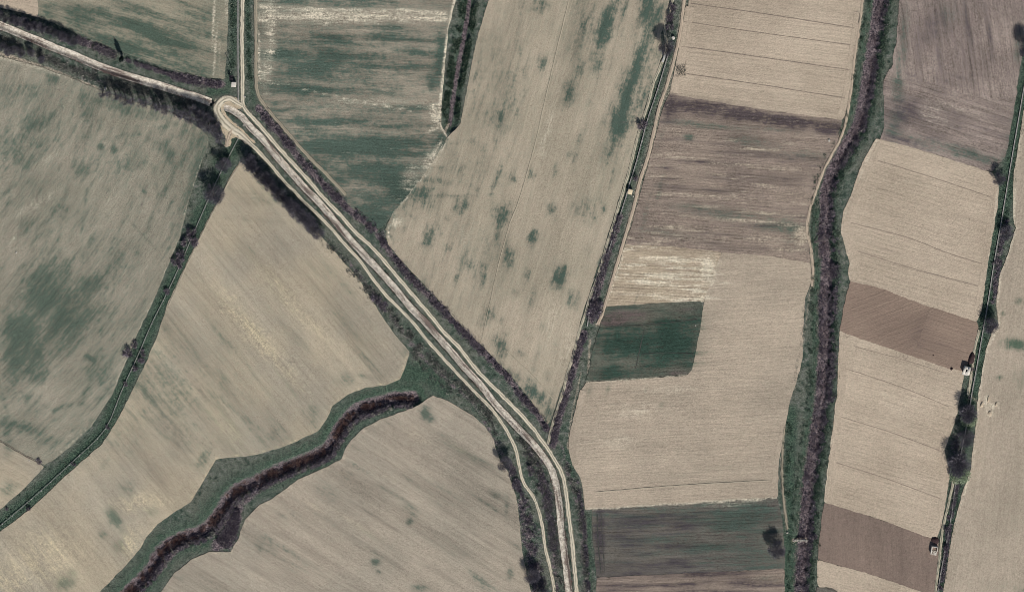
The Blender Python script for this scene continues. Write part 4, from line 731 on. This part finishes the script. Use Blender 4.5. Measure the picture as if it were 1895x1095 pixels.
# white hut with a roof hole
t = thing("white_hut", "white flat roofed hut with a black roof hole beside the brown tilled field", "hut", (1788.5,683), rotz=math.radians(-14))
part("wall", t, boxm([(-1.7, 0, 1.3, .2, 3.9, 2.6), (1.7, 0, 1.3, .2, 3.9, 2.6), (0, 1.85, 1.3, 3.2, .2, 2.6), (0, -1.85, 1.3, 3.2, .2, 2.6)]), M_white)
part("roof", t, boxm([(-1.28, 0, 2.69, 1.4, 4.5, .18), (1.1, 0, 2.69, 1.76, 4.5, .18), (-.18, 1.43, 2.69, .8, 1.64, .18), (-.18, -1.43, 2.69, .8, 1.64, .18)]), M_white)
part("apron", t, boxm([(-.2, -2.7, .1, 3.2, 1.3, .3)]), M_conc, .03)
part("door", t, boxm([(-1.82, -.6, .95, .06, .9, 1.9)]), M_heap)
def heap(px, L, W, Hh, rot, label, mat=M_heap, name="dark_heap", seed=1, cat="heap"):  # rounded mound, plain dark brown unless another material is given
    r = np.random.default_rng(seed); nu, nv = 28, 14; V = []
    for i in range(nv + 1):
        for j in range(nu):
            rr = i / nv; an = j / nu * 2 * math.pi; w = 1 + .08 * math.sin(3 * an + seed) + .05 * math.sin(5 * an)
            V.append((math.copysign(abs(math.cos(an)) ** .8, math.cos(an)) * rr * L / 2 * w, math.copysign(abs(math.sin(an)) ** .8, math.sin(an)) * rr * W / 2 * w, Hh * (1 - rr ** 2.6) + (r.normal(0, .05) if 0 < i < nv else 0) - (.1 if i == nv else 0)))
    i = np.arange((nv + 1) * nu).reshape(nv + 1, nu); Fq = np.stack([i[:-1], np.roll(i, -1, 1)[:-1], np.roll(i, -1, 1)[1:], i[1:]], -1).reshape(-1, 4)
    o = put(name, mesh_np(name, np.array(V), Fq, mat, None, True), None, label=label, category=cat)
    x, y = P2W(px); o.location = (x, y, .1); o.rotation_euler = (0, 0, math.radians(rot)); return o
heap((1798,663), 7.0, 3.4, 1.5, 74, "long dark brown heap with a rounded end behind the white hut")
heap((1730.5,999), 4.6, 3.7, 1.2, -25, "dark brown heap behind the ruined white hut", seed=4)
heap((1761,682), 1.7, 1.3, .9, 40, "small dark lump lying at the corner of the brown tilled field", seed=9)
heap((1727,657), .8, .6, .4, 10, "tiny dark lump out on the brown tilled field", seed=12)
M_spoil = plain("pale_spoil_soil", (206, 190, 164), (176, 160, 138), 1.0)
for (px, L_, W_, rot, lab) in (((1817,748),3.6,1.8,70,"pale spoil heap beside the right strip, nearest the northern willow"),((1829,738),4.2,1.4,80,"pale spoil ridge in the far right field, long thin northern one"),((1832,764),3.4,2.2,100,"pale lumpy spoil heap in the far right field, southern one"),((1843,748),3.0,1.2,75,"low pale spoil ridge in the far right field, easternmost")):
    heap(px, L_, W_, .8, rot, lab, M_spoil, "spoil_heap", int(px[0]))
# ruined hut
t = thing("ruined_hut", "roofless white ruined hut at the corner of the lower brown field", "hut", (1728,1013), rotz=math.radians(-10))
part("side_wall", t, boxm([(-1.2, -.9, 1.2, .55, 4.4, 2.4)]), M_white, .04); part("back_wall", t, boxm([(.55, 1.2, 1.2, 2.9, .3, 2.4)]), M_white, .04); part("side_wall", t, boxm([(2.0, -.2, .9, .3, 2.4, 1.8)]), M_white, .04)
part("floor_slab", t, boxm([(1.0, -2.5, .16, 2.2, 2.7, .3)]), M_stone, .03)
rb = []
for k in range(26): sx = random.uniform(.2, .55); rb.append((random.uniform(-.6, 2.2), random.uniform(-3.6, -1.2), .3 + random.uniform(0, .25), sx, sx * random.uniform(.6, 1.2), sx * .7))
part("rubble", t, boxm(rb), M_stone)
# utility pole
t = thing("utility_pole", "pale utility pole with a crossarm north of the white pump house", "pole", (429,126), rotz=math.radians(60))
V, Fq = tube((0, 0, -.3), (0, 0, 8.5), .2, .13, 10); part("shaft", t, (V, Fq), M_wood, sm=True); part("crossarm", t, boxm([(0, 0, 7.9, 2.2, .14, .16)]), M_wood)
ins = []
for x in (-.95, 0.25, .95):
    V, Fq = tube((x, 0, 7.98), (x, 0, 8.3), .06, .04, 8); part("insulator", t, (V, Fq), M_white)
# concrete bits
t = thing("stone_weir", "low broken weir of pale stones across the eastern stream", "weir", (1481,1000), z=-1.2)
wr = []
for k in range(60):
    sx = random.uniform(.3, .8); x_ = random.uniform(-3.9, 3.7); wr.append((x_, random.gauss(0, .28) + (.0 if abs(x_) < 2.5 else -.2), .75 + random.uniform(-.2, .3), sx, sx * random.uniform(.5, 1), sx * .6))
part("stones", t, boxm(wr), M_stone); part("sill", t, boxm([(-.3, .1, .2, 7.0, .5, 1.0)]), M_conc, .05)
t = thing("footbridge", "weathered timber footbridge across the eastern stream at its narrow bend", "bridge", (1519,445), rotz=math.radians(15), z=.05)
part("deck", t, boxm([(0, i * .32 - .32, .12, 7.6, .28, .12) for i in range(3)]), M_bark); part("beam", t, boxm([(0, 0, -.12, 7.2, .3, .34)]), M_heap)
t = thing("culvert_slab", "long white concrete slab at the head of the middle flume", "slab", (1228.5,108), rotz=math.radians(72)); part("slab", t, boxm([(0, 0, .5, 4.4, 1.1, .25)]), M_conc, .04); part("foot", t, boxm([(-1.6, 0, .17, .5, 1.0, .36)]), M_conc); part("foot", t, boxm([(1.6, 0, .17, .5, 1.0, .36)]), M_conc)
t = thing("water_tank", "small white tank at the foot of the bare tree on the middle path", "tank", (1246,70)); V, Fq = tube((0, 0, 0), (0, 0, 1.1), .9, .9, 20); part("shell", t, (V, Fq), M_white, sm=True); V, Fq = tube((0, 0, 1.1), (0, 0, 1.25), .92, .3, 20); V2, F2 = tube((0, 0, 1.25), (0, 0, 1.3), .3, .02, 20); part("lid", t, join([(V, Fq), (V2, F2)]), M_white)

def stone(px, s, seed, label):
    r = np.random.default_rng(seed); V = rand_unit(60, r) * np.array([1, .75, .55]) * s * r.uniform(.85, 1.1, 60)[:, None]
    import bmesh
    bm = bmesh.new(); [bm.verts.new(v) for v in V]; bmesh.ops.convex_hull(bm, input=bm.verts)
    me = bpy.data.meshes.new("stone"); bm.to_mesh(me); bm.free(); me.materials.append(M_stone)
    o = put("stone", me, None, label=label, category="stone"); x, y = P2W(px); o.location = (x, y, float(gz(np.array(px[0]), np.array(px[1]))) + s * .4 + .1); o.rotation_euler = (0, 0, seed)
for i, (px, s, lab) in enumerate((((1534.5,259.5),.9,"white boulder at the corner of the purple brown field by the stream path"),((370,148.5),1.0,"long white block lying in the brambles above the dry canal"),((397,160),.75,"white block in the brambles nearest the pump house"),((195,164),1.1,"white block at the west end of the poplar row"),((453,179),.7,"white stone at the foot of the northern track"),((1457,985),.6,"small white stone where the lower stream path ends"),((30,467),.7,"small white stone alone in the west field"),((391,191),.6,"pale stone where the canal meets the loop road"),((451,232),.7,"white stone on the inner bank of the canal near the loop"),((1189,261),.4,"tiny white stone beside the middle flume"),((1172,363),.5,"small pale stone just south of the cream roofed hut"),((1104,598),.5,"small white stone at the field corner above the green block"),((1287,602),.5,"small white stone on the right edge of the green block"),((54,851),.5,"small white stone by the dark furrow in the lower left"))):
    stone(px, s, 300 + i, lab)
print("faces", sum(len(o.data.polygons) for o in scene.objects if o.type == 'MESH'))
